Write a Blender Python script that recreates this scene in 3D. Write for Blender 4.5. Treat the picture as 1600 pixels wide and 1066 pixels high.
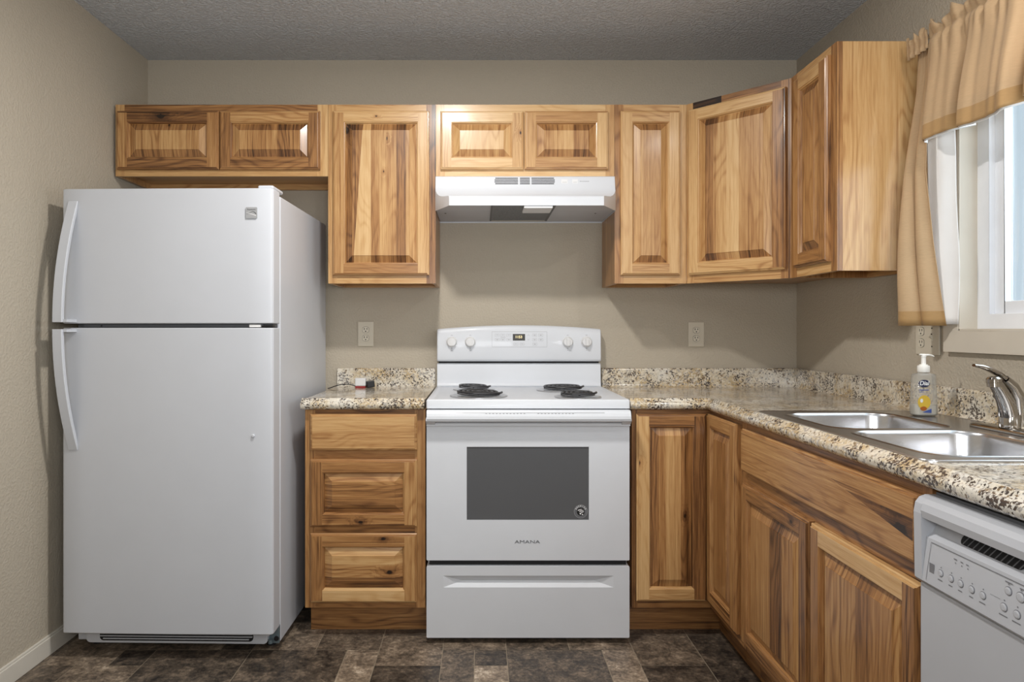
import bpy, bmesh, math, random
from mathutils import Vector, Matrix

for o in list(bpy.data.objects):
    bpy.data.objects.remove(o)
C = bpy.context.scene.collection
S = bpy.context.scene
PI = math.pi

# ------------------------------------------------------------------ camera
# frame: back wall is y = 0, room towards the camera is -y, floor z = 0
CAM_Y, CAM_Z, F = -3.213, 1.176, 1066.7
cam = bpy.data.cameras.new('camera')
cam.sensor_width = 36.0
cam.lens = 36.0 * F / 1600
cam.shift_x = (800 - 750) / 1600
cam.shift_y = (515 - 533) / 1600
cam.clip_start = 0.05
co = bpy.data.objects.new('camera', cam)
C.objects.link(co)
co.location = (0, CAM_Y, CAM_Z)
co.rotation_euler = (PI / 2, 0, 0)
S.camera = co

# ------------------------------------------------------------------ world, lights, exposure
w = bpy.data.worlds.new('world')
S.world = w
w.use_nodes = True
bg = w.node_tree.nodes['Background']
bg.inputs[0].default_value = (0.72, 0.84, 0.92, 1)
bg.inputs[1].default_value = 1.0

def area(name, loc, rot, sx, sy, power, col=(1, 1, 1), shape='RECTANGLE', spread=PI):
    l = bpy.data.lights.new(name, 'AREA')
    l.shape = shape
    l.size = sx
    l.size_y = sy
    l.energy = power
    l.color = col
    l.spread = spread
    o = bpy.data.objects.new(name, l)
    C.objects.link(o)
    o.location = loc
    o.rotation_euler = rot
    return o

area('kitchen_ceiling_lamp', (-0.16, -1.42, 2.42), (0, 0, 0), 0.15, 0.15, 27, (1.0, 0.97, 0.93), 'DISK')
area('sink_ceiling_lamp', (1.20, -1.98, 2.42), (0, 0, 0), 0.14, 0.14, 7, (1.0, 0.97, 0.93), 'DISK')
area('added_front_fill', (0.8, -4.1, 2.35), (math.radians(38), 0, math.radians(12)), 1.2, 0.9, 16, (0.98, 0.99, 1.0))  # added fill behind the camera for the appliance fronts; no known fixture
area('window_daylight', (1.72, -1.75, 1.62), (0, math.radians(90), 0), 0.8, 1.2, 13, (0.88, 0.95, 1.0))
area('added_ceiling_fill', (0.0, -3.45, 1.35), (math.radians(128), 0, 0), 0.6, 0.4, 26, (0.94, 0.97, 1.0))  # added upward fill to brighten the ceiling; no known source
pl = bpy.data.lights.new('added_point_fill', 'POINT')  # added point fill for the ceiling and lower fronts; no such lamp known
pl.energy = 22
pl.shadow_soft_size = 0.12
pl.color = (0.96, 0.98, 1.0)
po = bpy.data.objects.new('added_point_fill', pl)
C.objects.link(po)
po.location = (0.9, -4.0, 1.45)

S.view_settings.view_transform = 'Standard'
S.view_settings.look = 'None'
S.view_settings.gamma = 1
S.view_settings.use_curve_mapping = False
S.view_settings.exposure = 0.0
S.cycles.max_bounces = 8
S.cycles.caustics_reflective = False
S.cycles.caustics_refractive = False
S.cycles.use_denoising = True

# ------------------------------------------------------------------ materials
def lin(r, g, b):
    f = lambda c: (c / 12.92 if c <= 0.04045 else ((c + 0.055) / 1.055) ** 2.4)
    return (f(r / 255), f(g / 255), f(b / 255), 1)

class NT:
    def __init__(self, name):
        self.m = bpy.data.materials.new(name)
        self.m.use_nodes = True
        self.t = self.m.node_tree
        self.b = self.t.nodes['Principled BSDF']
    def n(self, typ, ins=None, **kw):
        nd = self.t.nodes.new(typ)
        for k, v in kw.items():
            setattr(nd, k, v)
        for k, v in (ins or {}).items():
            self.put(nd.inputs[k], v)
        return nd
    def put(self, sock, v):
        if isinstance(v, bpy.types.NodeSocket):
            self.t.links.new(v, sock)
        elif isinstance(v, bpy.types.Node):
            self.t.links.new(v.outputs[0], sock)
        else:
            sock.default_value = v
    def math(self, op, a, b=0.0, c=None, clamp=False):
        nd = self.t.nodes.new('ShaderNodeMath')
        nd.operation = op
        nd.use_clamp = clamp
        self.put(nd.inputs[0], a)
        self.put(nd.inputs[1], b)
        if c is not None:
            self.put(nd.inputs[2], c)
        return nd.outputs[0]
    def noise(self, vec, scale, detail=2, rough=0.5, dist=0.0):
        nd = self.n('ShaderNodeTexNoise', {'Scale': scale, 'Detail': detail, 'Roughness': rough, 'Distortion': dist})
        if vec is not None:
            self.put(nd.inputs['Vector'], vec)
        return nd
    def ramp(self, fac, stops, interp='LINEAR'):
        nd = self.t.nodes.new('ShaderNodeValToRGB')
        cr = nd.color_ramp
        cr.interpolation = interp
        while len(cr.elements) < len(stops):
            cr.elements.new(0.5)
        for e, (p, c) in zip(cr.elements, stops):
            e.position = p
            e.color = c if len(c) == 4 else (*c, 1)
        self.put(nd.inputs[0], fac)
        return nd.outputs[0]
    def mix(self, fac, a, b, blend='MIX'):
        nd = self.t.nodes.new('ShaderNodeMix')
        nd.data_type = 'RGBA'
        nd.blend_type = blend
        self.put(nd.inputs[0], fac)
        self.put(nd.inputs[6], a)
        self.put(nd.inputs[7], b)
        return nd.outputs[2]
    def mapping(self, vec, scale=(1, 1, 1), loc=(0, 0, 0)):
        return self.n('ShaderNodeMapping', {'Vector': vec, 'Scale': scale, 'Location': loc}).outputs[0]
    def obj(self):
        return self.n('ShaderNodeTexCoord').outputs['Object']
    def pos(self):
        return self.n('ShaderNodeNewGeometry').outputs['Position']
    def bump(self, h, strength=0.2, dist=0.01):
        b = self.n('ShaderNodeBump', {'Height': h, 'Strength': strength, 'Distance': dist})
        self.put(self.b.inputs['Normal'], b.outputs[0])
    def set(self, **kw):
        for k, v in kw.items():
            self.put(self.b.inputs[k.replace('_', ' ')], v)
        return self

def plain(name, rgb, rough=0.5, metal=0.0, coat=0.0, var=0.03, emit=None, estr=0.0, alpha=None):
    t = NT(name)
    c = lin(*rgb)
    nz = t.noise(t.obj(), 9.0, 3)
    dark = tuple(x * (1 - var) for x in c[:3]) + (1,)
    lite = tuple(min(1, x * (1 + var)) for x in c[:3]) + (1,)
    t.set(Base_Color=t.ramp(nz.outputs[0], [(0.3, dark), (0.7, lite)]), Roughness=rough, Metallic=metal, Coat_Weight=coat)
    if emit:
        t.put(t.b.inputs['Emission Color'], lin(*emit))
        t.b.inputs['Emission Strength'].default_value = estr
    return t.m

def wall_mat(name, rgb, scale, strength, dist, rough=0.85):
    t = NT(name)
    p = t.pos()
    n1 = t.noise(p, scale, 3, 0.55)
    n2 = t.noise(p, scale * 0.31, 2, 0.5)
    h = t.math('ADD', t.ramp(n1.outputs[0], [(0.42, (0, 0, 0, 1)), (0.62, (1, 1, 1, 1))]), t.math('MULTIPLY', n2.outputs[0], 0.5))
    big = t.noise(p, 1.3, 2)
    c = lin(*rgb)
    t.set(Base_Color=t.ramp(big.outputs[0], [(0.3, tuple(x * 0.97 for x in c[:3])), (0.7, tuple(x * 1.03 for x in c[:3]))]), Roughness=rough)
    t.bump(h, strength, dist)
    return t.m

M = {}
M['wall'] = wall_mat('wall_paint', (184, 174, 157), 115, 0.36, 0.0032)
M['ceiling'] = wall_mat('ceiling_texture', (204, 208, 212), 85, 0.7, 0.009, 0.9)

def wood_mat():
    t = NT('hickory')
    uv = t.n('ShaderNodeUVMap').outputs[0]
    tone = t.n('ShaderNodeAttribute', attribute_name='tone').outputs['Fac']
    kn = t.n('ShaderNodeSeparateXYZ', {0: t.n('ShaderNodeAttribute', attribute_name='knot').outputs['Vector']})
    sep = t.n('ShaderNodeSeparateXYZ', {0: uv})
    u, v = sep.outputs[0], sep.outputs[1]
    # a knot sits at (kn.x, kn.y) with radius kn.z; the grain bends round it
    du = t.math('MULTIPLY', t.math('SUBTRACT', u, kn.outputs[0]), 0.55)
    dv = t.math('SUBTRACT', v, kn.outputs[1])
    dist = t.math('DIVIDE', t.math('SQRT', t.math('ADD', t.math('MULTIPLY', du, du), t.math('MULTIPLY', dv, dv))), kn.outputs[2])
    wob = t.noise(uv, 90.0, 2).outputs[0]
    dist = t.math('MULTIPLY', dist, t.math('MULTIPLY_ADD', wob, 1.0, 0.5))
    halo = t.ramp(t.math('MULTIPLY', dist, 0.2), [(0.0, (1, 1, 1, 1)), (1.0, (0, 0, 0, 1))])
    core = t.ramp(dist, [(0.30, (1, 1, 1, 1)), (1.25, (0, 0, 0, 1))])
    warp = t.noise(t.mapping(uv, (1.5, 6, 1)), 1.0, 2, 0.5).outputs[0]
    ringc = t.math('ADD', t.math('MULTIPLY', v, 30.0), t.math('MULTIPLY', warp, 15.0))
    ringc = t.math('ADD', ringc, t.math('MULTIPLY', halo, 2.2))
    ring = t.math('SINE', t.math('MULTIPLY', ringc, 6.283))
    ring = t.math('POWER', t.math('MULTIPLY_ADD', ring, 0.5, 0.5), 3.0)
    streak = t.noise(t.mapping(uv, (2.6, 120, 1)), 1.0, 6, 0.72, 0.3).outputs[0]
    broad = t.noise(t.mapping(uv, (0.9, 17, 1)), 1.0, 3, 0.55, 0.5).outputs[0]
    fine = t.noise(t.mapping(uv, (14, 520, 1)), 1.0, 2, 0.6).outputs[0]
    lines = t.ramp(t.noise(t.mapping(uv, (0.9, 75, 1), (3.1, 7.7, 0)), 1.0, 4, 0.6, 0.4).outputs[0], [(0.59, (0, 0, 0, 1)), (0.64, (1, 1, 1, 1))])
    patch = t.ramp(t.noise(t.mapping(uv, (1.2, 8, 1), (9.1, 1.7, 0)), 1.0, 2, 0.5).outputs[0], [(0.42, (0, 0, 0, 1)), (0.62, (1, 1, 1, 1))])
    k = t.math('ADD', tone, t.math('MULTIPLY', t.math('SUBTRACT', streak, 0.5), t.math('MULTIPLY_ADD', tone, 0.95, 0.42)))
    k = t.math('ADD', k, t.math('MULTIPLY', t.math('SUBTRACT', broad, 0.5), 0.34))
    k = t.math('ADD', k, t.math('MULTIPLY', ring, t.math('MULTIPLY_ADD', patch, 0.15, 0.03)))
    k = t.math('ADD', k, t.math('MULTIPLY', t.math('SUBTRACT', fine, 0.5), 0.34))
    k = t.math('ADD', k, t.math('MULTIPLY', lines, t.math('MULTIPLY_ADD', tone, 0.26, 0.08)))
    k = t.math('ADD', k, t.math('MULTIPLY', t.math('MULTIPLY', halo, halo), 0.34))
    k = t.math('ADD', k, t.math('MULTIPLY', core, 0.62), clamp=True)
    col = t.ramp(k, [(0.0, lin(219, 184, 134)), (0.24, lin(199, 157, 104)), (0.48, lin(164, 117, 70)), (0.74, lin(108, 71, 41)), (1.0, lin(36, 23, 15))])
    t.set(Base_Color=col, Roughness=0.34, Coat_Weight=0.25, Coat_Roughness=0.16)
    t.bump(t.math('ADD', streak, t.math('MULTIPLY', fine, 0.6)), 0.05, 0.002)
    return t.m
M['wood'] = wood_mat()

def granite_mat():
    t = NT('granite_laminate')
    p = t.obj()
    big = t.noise(p, 7.0, 3, 0.6, 0.4).outputs[0]
    base = t.ramp(big, [(0.30, lin(214, 211, 204)), (0.48, lin(205, 195, 176)), (0.60, lin(190, 168, 130)), (0.75, lin(160, 142, 116))])
    vo = t.n('ShaderNodeTexVoronoi', {'Vector': p, 'Scale': 140.0, 'Randomness': 1.0})
    sc = t.n('ShaderNodeSeparateColor', {0: vo.outputs['Color']})
    base = t.mix(t.math('MULTIPLY', t.math('GREATER_THAN', sc.outputs[0], 0.62), 0.6), base, lin(224, 216, 200))
    base = t.mix(t.math('MULTIPLY', t.math('GREATER_THAN', sc.outputs[1], 0.84), 0.7), base, lin(150, 146, 142))
    med = t.noise(p, 72.0, 4, 0.6, 0.3).outputs[0]
    base = t.mix(t.ramp(med, [(0.58, (0, 0, 0, 1)), (0.64, (1, 1, 1, 1))]), base, lin(124, 104, 80))
    clus = t.noise(p, 16.0, 2, 0.5).outputs[0]
    fine = t.noise(t.mapping(p, (1, 1, 1), (5, 2, 9)), 132.0, 4, 0.62, 0.3).outputs[0]
    fm = t.math('ADD', fine, t.math('MULTIPLY', t.math('SUBTRACT', clus, 0.5), 0.45))
    v2 = t.n('ShaderNodeTexVoronoi', {'Vector': t.mapping(p, (1, 1, 1), (3, 3, 3)), 'Scale': 190.0})
    s2 = t.n('ShaderNodeSeparateColor', {0: v2.outputs['Color']})
    base = t.mix(t.math('GREATER_THAN', t.math('ADD', s2.outputs[0], t.math('MULTIPLY', t.math('SUBTRACT', clus, 0.5), 0.8)), 0.925), base, lin(72, 64, 60))
    base = t.mix(t.ramp(fm, [(0.585, (0, 0, 0, 1)), (0.63, (1, 1, 1, 1))]), base, lin(80, 70, 64))
    t.set(Base_Color=base, Roughness=0.17, Coat_Weight=0.35, Coat_Roughness=0.08)
    return t.m
M['granite'] = granite_mat()

def slate_mat():
    t = NT('slate_vinyl')
    uv = t.n('ShaderNodeUVMap').outputs[0]
    tone = t.n('ShaderNodeAttribute', attribute_name='tone').outputs['Fac']
    n1 = t.noise(uv, 15.0, 8, 0.68, 0.45).outputs[0]
    n2 = t.noise(t.mapping(uv, (1, 1, 1), (7, 3, 0)), 62.0, 5, 0.75, 0.3).outputs[0]
    k = t.math('ADD', tone, t.math('MULTIPLY', t.math('SUBTRACT', n1, 0.5), 1.5))
    k = t.math('ADD', k, t.math('MULTIPLY', t.math('SUBTRACT', n2, 0.5), 1.3), clamp=True)
    col = t.ramp(k, [(0.0, lin(38, 34, 31)), (0.32, lin(82, 72, 62)), (0.58, lin(122, 107, 91)), (0.82, lin(160, 143, 123)), (1.0, lin(204, 188, 168))])
    t.set(Base_Color=col, Roughness=t.math('MULTIPLY_ADD', n1, 0.25, 0.3))
    t.bump(n1, 0.25, 0.004)
    return t.m
M['slate'] = slate_mat()
M['grout'] = plain('tile_joint', (150, 136, 116), 0.8)
M['white'] = plain('white_enamel', (211, 214, 219), 0.42, 0, 0.08, 0.01)
M['fridge'] = plain('fridge_white', (201, 204, 210), 0.42, 0, 0.0, 0.01)
M['plastic'] = plain('white_plastic', (222, 222, 222), 0.4, 0, 0, 0.01)
M['dw'] = plain('dishwasher_white', (186, 188, 193), 0.42, 0, 0, 0.01)
M['grey'] = plain('grey_plastic', (96, 98, 102), 0.5)
M['mark'] = plain('grey_print', (150, 150, 152), 0.6)
M['print'] = plain('dark_grey_print', (122, 122, 126), 0.6)
M['dark'] = plain('dark_gap', (22, 22, 24), 0.7)
M['black'] = plain('black_plastic', (26, 26, 29), 0.4)
M['coil'] = plain('coil_black', (52, 52, 55), 0.38, 0.3)
M['chrome'] = plain('chrome', (226, 226, 228), 0.10, 1.0)
M['pan'] = plain('drip_pan', (205, 205, 207), 0.30, 0.9)
M['faucet'] = plain('polished_chrome', (176, 171, 165), 0.09, 1.0)
M['badge'] = plain('badge_metal', (164, 165, 167), 0.4, 0.1)
M['ivory'] = plain('ivory_plastic', (206, 197, 179), 0.45)
M['ivoryl'] = plain('ivory_socket', (216, 208, 190), 0.4)
M['trim'] = plain('window_trim_paint', (206, 197, 182), 0.45)
M['vinyl'] = plain('window_vinyl', (232, 234, 238), 0.4)
M['base'] = plain('baseboard_paint', (214, 208, 196), 0.5)
M['red'] = plain('red_plastic', (150, 28, 34), 0.4)
M['whitedk'] = plain('hood_underside', (196, 198, 204), 0.45)
M['lens'] = plain('hood_lens', (235, 236, 238), 0.4)
M['lining'] = plain('curtain_lining', (232, 230, 228), 0.9)
M['display'] = plain('display_window', (30, 22, 10), 0.4)
M['digit'] = plain('display_digit', (240, 225, 170), 0.5, emit=(255, 232, 170), estr=1.2)
M['cavity'] = plain('oven_interior', (120, 121, 124), 0.6)
M['blue'] = plain('label_navy', (38, 44, 78), 0.5)
M['bluel'] = plain('label_blue', (72, 92, 160), 0.5)
M['yellow'] = plain('label_yellow', (224, 188, 70), 0.5)
M['orange'] = plain('label_orange', (176, 96, 34), 0.5)
M['pure'] = plain('label_white', (240, 240, 240), 0.5)
M['soap'] = plain('liquid_soap', (236, 230, 218), 0.3)
M['pump'] = plain('pump_white', (238, 236, 230), 0.35)
M['galv'] = plain('galvanized', (120, 134, 140), 0.45, 0.5)

def steel_mat():
    t = NT('brushed_steel')
    p = t.obj()
    n = t.noise(t.mapping(p, (60, 6, 60)), 1.0, 2, 0.5).outputs[0]
    t.set(Base_Color=lin(196, 196, 198), Metallic=1.0, Roughness=t.math('MULTIPLY_ADD', n, 0.02, 0.25))
    return t.m
M['steel'] = steel_mat()

def filter_mat():
    t = NT('filter_mesh')
    vo = t.n('ShaderNodeTexVoronoi', {'Vector': t.obj(), 'Scale': 170.0, 'Randomness': 0.15})
    t.set(Base_Color=t.ramp(vo.outputs[0], [(0.25, lin(34, 36, 40)), (0.6, lin(150, 154, 160))]), Roughness=0.5, Metallic=0.4)
    return t.m
M['filter'] = filter_mat()

def fabric_mat(name, rgb, trans):
    t = NT(name)
    p = t.obj()
    n = t.noise(t.mapping(p, (60, 60, 700)), 1.0, 3, 0.6).outputs[0]
    n2 = t.noise(p, 6, 2).outputs[0]
    c = lin(*rgb)
    k = t.math('MULTIPLY_ADD', n2, 0.5, t.math('MULTIPLY', n, 0.5))
    col = t.ramp(k, [(0.3, tuple(x * 0.86 for x in c[:3])), (0.7, tuple(x * 1.1 for x in c[:3]))])
    t.set(Base_Color=col, Roughness=0.75, Sheen_Weight=0.15)
    t.bump(n, 0.08, 0.001)
    tr = t.n('ShaderNodeBsdfTranslucent', {'Color': col})
    mx = t.n('ShaderNodeMixShader', {0: trans, 1: t.b.outputs[0], 2: tr.outputs[0]})
    t.t.links.new(mx.outputs[0], t.t.nodes['Material Output'].inputs[0])
    return t.m
M['tan'] = fabric_mat('curtain_tan', (200, 169, 130), 0.22)
M['hem'] = fabric_mat('curtain_hem', (172, 136, 88), 0.06)

def glass_mat(name, tint, gloss, body, bodyfac):
    t = NT(name)
    tr = t.n('ShaderNodeBsdfTransparent', {'Color': tint})
    gl = t.n('ShaderNodeBsdfGlossy', {'Roughness': 0.05})
    fr = t.n('ShaderNodeFresnel', {'IOR': 1.45})
    m1 = t.n('ShaderNodeMixShader', {0: t.math('MULTIPLY', fr.outputs[0], gloss), 1: tr.outputs[0], 2: gl.outputs[0]})
    t.set(Base_Color=body, Roughness=0.12)
    m2 = t.n('ShaderNodeMixShader', {0: bodyfac, 1: m1.outputs[0], 2: t.b.outputs[0]})
    t.t.links.new(m2.outputs[0], t.t.nodes['Material Output'].inputs[0])
    return t.m
M['glass'] = glass_mat('window_glass', (0.95, 0.98, 1, 1), 0.25, (0.9, 0.95, 1, 1), 0.03)
M['oven_glass'] = glass_mat('oven_glass', (0.45, 0.45, 0.46, 1), 0.8, lin(118, 119, 122), 0.55)
M['bottle'] = glass_mat('clear_bottle', (0.93, 0.93, 0.91, 1), 0.6, lin(232, 230, 224), 0.22)

# ------------------------------------------------------------------ mesh builder
WL = {}
def wloc(o):
    return WL.get(o.name, Vector((0, 0, 0))) if o is not None else Vector((0, 0, 0))

R = random.Random(7)

class MB:
    def __init__(self):
        self.v, self.f, self.mi, self.tn, self.uv, self.kn = [], [], [], [], [], []
        self.knot = None
    def poly(self, pts, m=0, tone=0.4, grain=None, off=(0, 0), uv=None):
        b = len(self.v)
        pts = [Vector(p) for p in pts]
        self.v += pts
        self.f.append(list(range(b, b + len(pts))))
        self.mi.append(m)
        self.tn.append(tone)
        self.kn.append(self.knot or (-99, -99, .001))
        if uv is None:
            n = Vector((0, 0, 0))
            for i in range(len(pts)):
                a, c = pts[i], pts[(i + 1) % len(pts)]
                n += Vector(((a.y - c.y) * (a.z + c.z), (a.z - c.z) * (a.x + c.x), (a.x - c.x) * (a.y + c.y)))
            g = 2 if grain is None else grain
            oth = [k for k in range(3) if k != g]
            oth.sort(key=lambda k: abs(n[k]))
            if abs(n[g]) > 0.95 * n.length and n.length > 0:
                uv = [(p[oth[0]] + off[0], p[oth[1]] + off[1]) for p in pts]
            else:
                uv = [(p[g] + off[0], p[oth[0]] + off[1]) for p in pts]
        self.uv.append(uv)
    def box(self, x0, x1, y0, y1, z0, z1, m=0, tone=0.4, grain=2, skip=''):
        off = (R.uniform(0, 20), R.uniform(0, 20))
        p = lambda i, j, k: ((x0, x1)[i], (y0, y1)[j], (z0, z1)[k])
        fs = {'l': [(0, 0, 0), (0, 0, 1), (0, 1, 1), (0, 1, 0)], 'r': [(1, 0, 0), (1, 1, 0), (1, 1, 1), (1, 0, 1)],
              'f': [(0, 0, 0), (1, 0, 0), (1, 0, 1), (0, 0, 1)], 'b': [(0, 1, 0), (0, 1, 1), (1, 1, 1), (1, 1, 0)],
              'd': [(0, 0, 0), (0, 1, 0), (1, 1, 0), (1, 0, 0)], 't': [(0, 0, 1), (1, 0, 1), (1, 1, 1), (0, 1, 1)]}
        b = len(self.v)
        for k, q in fs.items():
            if k in skip:
                continue
            self.poly([p(*c) for c in q], m, tone, grain, off)
    def prism(self, poly, z0, z1, m=0, tone=0.4, grain=2, axis='z', cap=True):
        """poly: 2D points; extruded along axis between z0 and z1"""
        off = (R.uniform(0, 20), R.uniform(0, 20))
        T = {'z': lambda a, b, c: (a, b, c), 'x': lambda a, b, c: (c, a, b), 'y': lambda a, b, c: (a, c, b)}[axis]
        n = len(poly)
        for i in range(n):
            a, b = poly[i], poly[(i + 1) % n]
            self.poly([T(*a, z0), T(*b, z0), T(*b, z1), T(*a, z1)], m, tone, grain, off)
        if cap:
            self.poly([T(*a, z0) for a in reversed(poly)], m, tone, grain, off)
            self.poly([T(*a, z1) for a in poly], m, tone, grain, off)
    def loft(self, rings, m=0, cap0=True, cap1=True, closed=True, tone=0.4):
        n = len(rings[0])
        for a, b in zip(rings[:-1], rings[1:]):
            for i in range(n if closed else n - 1):
                j = (i + 1) % n
                self.poly([a[i], a[j], b[j], b[i]], m, tone)
        if cap0:
            self.poly(list(reversed(rings[0])), m, tone)
        if cap1:
            self.poly(rings[-1], m, tone)
    def lathe(self, prof, c, axis=(0, 0, 1), seg=24, m=0, cap0=True, cap1=True):
        ax = Vector(axis).normalized()
        q = Vector((0, 0, 1)).rotation_difference(ax)
        rings = [[Vector(c) + q @ Vector((r * math.cos(2 * PI * i / seg), r * math.sin(2 * PI * i / seg), h)) for i in range(seg)] for r, h in prof]
        self.loft(rings, m, cap0, cap1)
    def tube(self, pts, rad, seg=10, m=0, flat=1.0, up=(0, 0, 1)):
        pts = [Vector(p) for p in pts]
        if not isinstance(rad, (list, tuple)):
            rad = [rad] * len(pts)
        rings = []
        for i, p in enumerate(pts):
            d = (pts[min(i + 1, len(pts) - 1)] - pts[max(i - 1, 0)]).normalized()
            u = Vector(up)
            if abs(d.dot(u)) > 0.95:
                u = Vector((1, 0, 0)) if abs(d.x) < 0.9 else Vector((0, 1, 0))
            s = d.cross(u).normalized()
            u = s.cross(d).normalized()
            rings.append([p + s * rad[i] * math.cos(2 * PI * k / seg) + u * rad[i] * flat * math.sin(2 * PI * k / seg) for k in range(seg)])
        self.loft(rings, m)
    def mesh(self, me, mat4, m=0):
        for p in me.polygons:
            self.poly([mat4 @ me.vertices[i].co for i in p.vertices], m)
    def xf(self, mat4):
        self.v = [mat4 @ p for p in self.v]
        return self
    def build(self, name, mats, parent=None, bevel=0.0, seg=2, smooth=None, weld=True, solid=0.0, subsurf=0):
        if not isinstance(mats, (list, tuple)):
            mats = [mats]
        org = wloc(parent)
        me = bpy.data.meshes.new(name)
        me.from_pydata([p - org for p in self.v], [], self.f)
        for k in mats:
            me.materials.append(M[k])
        ul = me.uv_layers.new(name='UVMap')
        li = 0
        for f, uv in zip(self.f, self.uv):
            for q in uv:
                ul.data[li].uv = q
                li += 1
        at = me.attributes.new('tone', 'FLOAT', 'FACE')
        at.data.foreach_set('value', self.tn)
        ak = me.attributes.new('knot', 'FLOAT_VECTOR', 'FACE')
        ak.data.foreach_set('vector', [c for q in self.kn for c in q])
        me.polygons.foreach_set('material_index', self.mi)
        bm = bmesh.new()
        bm.from_mesh(me)
        if weld:
            bmesh.ops.remove_doubles(bm, verts=bm.verts, dist=1e-5)
        bmesh.ops.recalc_face_normals(bm, faces=bm.faces)
        bm.to_mesh(me)
        bm.free()
        if smooth is not None:
            me.polygons.foreach_set('use_smooth', [True] * len(me.polygons))
            me.set_sharp_from_angle(angle=math.radians(smooth))
        o = bpy.data.objects.new(name, me)
        C.objects.link(o)
        if parent is not None:
            o.parent = parent
        WL[o.name] = org
        if solid:
            md = o.modifiers.new('solid', 'SOLIDIFY')
            md.thickness = solid
            md.offset = 0
        if subsurf:
            md = o.modifiers.new('sub', 'SUBSURF')
            md.levels = md.render_levels = subsurf
        if bevel:
            md = o.modifiers.new('bevel', 'BEVEL')
            md.width = bevel
            md.segments = seg
            md.limit_method = 'ANGLE'
            md.angle_limit = math.radians(40)
            md.harden_normals = False
        return o

def thing(name, label, cat, loc, group=None):
    o = bpy.data.objects.new(name, None)
    o.empty_display_size = 0.1
    C.objects.link(o)
    o.location = loc
    WL[o.name] = Vector(loc)
    return tag(o, label, cat, group)

def tag(o, label, cat, group=None):
    o['label'] = label
    o['category'] = cat
    if group:
        o['group'] = group
    return o

def struct(o):
    o['kind'] = 'structure'
    return o

def rr(x0, x1, y0, y1, r, n=6):
    """rounded rectangle, counter-clockwise"""
    pts = []
    for cx, cy, a in ((x1 - r, y1 - r, 0), (x0 + r, y1 - r, 90), (x0 + r, y0 + r, 180), (x1 - r, y0 + r, 270)):
        for i in range(n + 1):
            t = math.radians(a + 90 * i / n)
            pts.append((cx + r * math.cos(t), cy + r * math.sin(t)))
    return pts

def mesh_of(curve):
    o = bpy.data.objects.new('tmp', curve)
    C.objects.link(o)
    dg = bpy.context.evaluated_depsgraph_get()
    me = bpy.data.meshes.new_from_object(o.evaluated_get(dg))
    bpy.data.objects.remove(o)
    return me

def plate(loops, half):
    """mesh in XY of the first loop minus the others, thickness 2*half"""
    cu = bpy.data.curves.new('tmp', 'CURVE')
    cu.dimensions = '2D'
    cu.fill_mode = 'BOTH'
    cu.extrude = half
    for lp in loops:
        sp = cu.splines.new('POLY')
        sp.points.add(len(lp) - 1)
        for p, q in zip(sp.points, lp):
            p.co = (q[0], q[1], 0, 1)
        sp.use_cyclic_u = True
    return mesh_of(cu)

def text(s, size, ext=0.0003, align='CENTER', shear=0.0, bold=0.0):
    cu = bpy.data.curves.new('tmp', 'FONT')
    cu.body = s
    cu.size = size
    cu.extrude = ext
    cu.align_x = align
    cu.align_y = 'CENTER'
    cu.shear = shear
    cu.offset = bold
    return mesh_of(cu)

FRONT = Matrix.Rotation(PI / 2, 4, 'X')          # XY plane -> facing the camera (-y)
T = Matrix.Translation
def at(x, y, z):
    return T((x, y, z))

# ------------------------------------------------------------------ the room
XL, XR, ZC, YB = -1.563, 1.49, 2.444, -5.2
WIN = dict(d0=1.112, d1=2.42, z0=1.172, z1=2.03)

def wall_box(name, *b):
    m = MB()
    m.box(*b)
    return struct(m.build(name, 'wall'))
wall_box('wall_back', XL - 0.12, XR + 0.12, 0, 0.12, 0, ZC)
wall_box('wall_left', XL - 0.12, XL, YB, 0, 0, ZC)
wall_box('wall_front', XL - 0.12, XR + 0.12, YB - 0.12, YB, 0, ZC)
m = MB()
m.box(XR, XR + 0.12, -WIN['d0'], 0, 0, ZC)
m.box(XR, XR + 0.12, YB, -WIN['d1'], 0, ZC)
m.box(XR, XR + 0.12, -WIN['d1'], -WIN['d0'], 0, WIN['z0'])
m.box(XR, XR + 0.12, -WIN['d1'], -WIN['d0'], WIN['z1'], ZC)
struct(m.build('wall_right', 'wall', weld=False))
m = MB()
m.box(XL - 0.12, XR + 0.12, YB - 0.12, 0.12, ZC, ZC + 0.1)
struct(m.build('ceiling', 'ceiling'))
m = MB()
m.box(XL, XL + 0.012, YB, -0.002, 0.0, 0.064)
m.box(XL, XL + 0.008, YB, -0.002, 0.064, 0.072)
struct(m.build('baseboard_left', 'base', bevel=0.002))

# floor: vinyl with a mixed-size tile pattern
m = MB()
U = 0.1165
m.box(XL - 0.12, XR + 0.12, YB - 0.12, 0.12, -0.06, -0.0012, 1)
occ = {}
tiles = [(-7, 0, 3, 3, .28), (-4, 0, 1, 2, .62), (-3, -1, 2, 2, .52), (-3, 1, 2, 2, .22), (-1, 0, 1, 2, .40), (0, 0, 1, 1, .25), (0, 1, 1, 1, .70),
         (1, 0, 3, 3, .34), (4, 0, 1, 2, .58), (5, -1, 2, 2, .44), (5, 1, 2, 2, .2), (-1, -1, 2, 1, .50), (1, -1, 2, 1, .32), (3, -1, 2, 1, .52),
         (-5, -1, 2, 1, .38), (7, -1, 2, 3, .22), (-7, -1, 2, 1, .5), (-10, 0, 3, 2, .3), (-5, -3, 2, 2, .35), (-3, -3, 3, 2, .3)]
for (c, r, a, b, tn) in tiles:
    for i in range(a):
        for j in range(b):
            occ[(c + i, r + j)] = 1
rt = random.Random(3)
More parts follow.
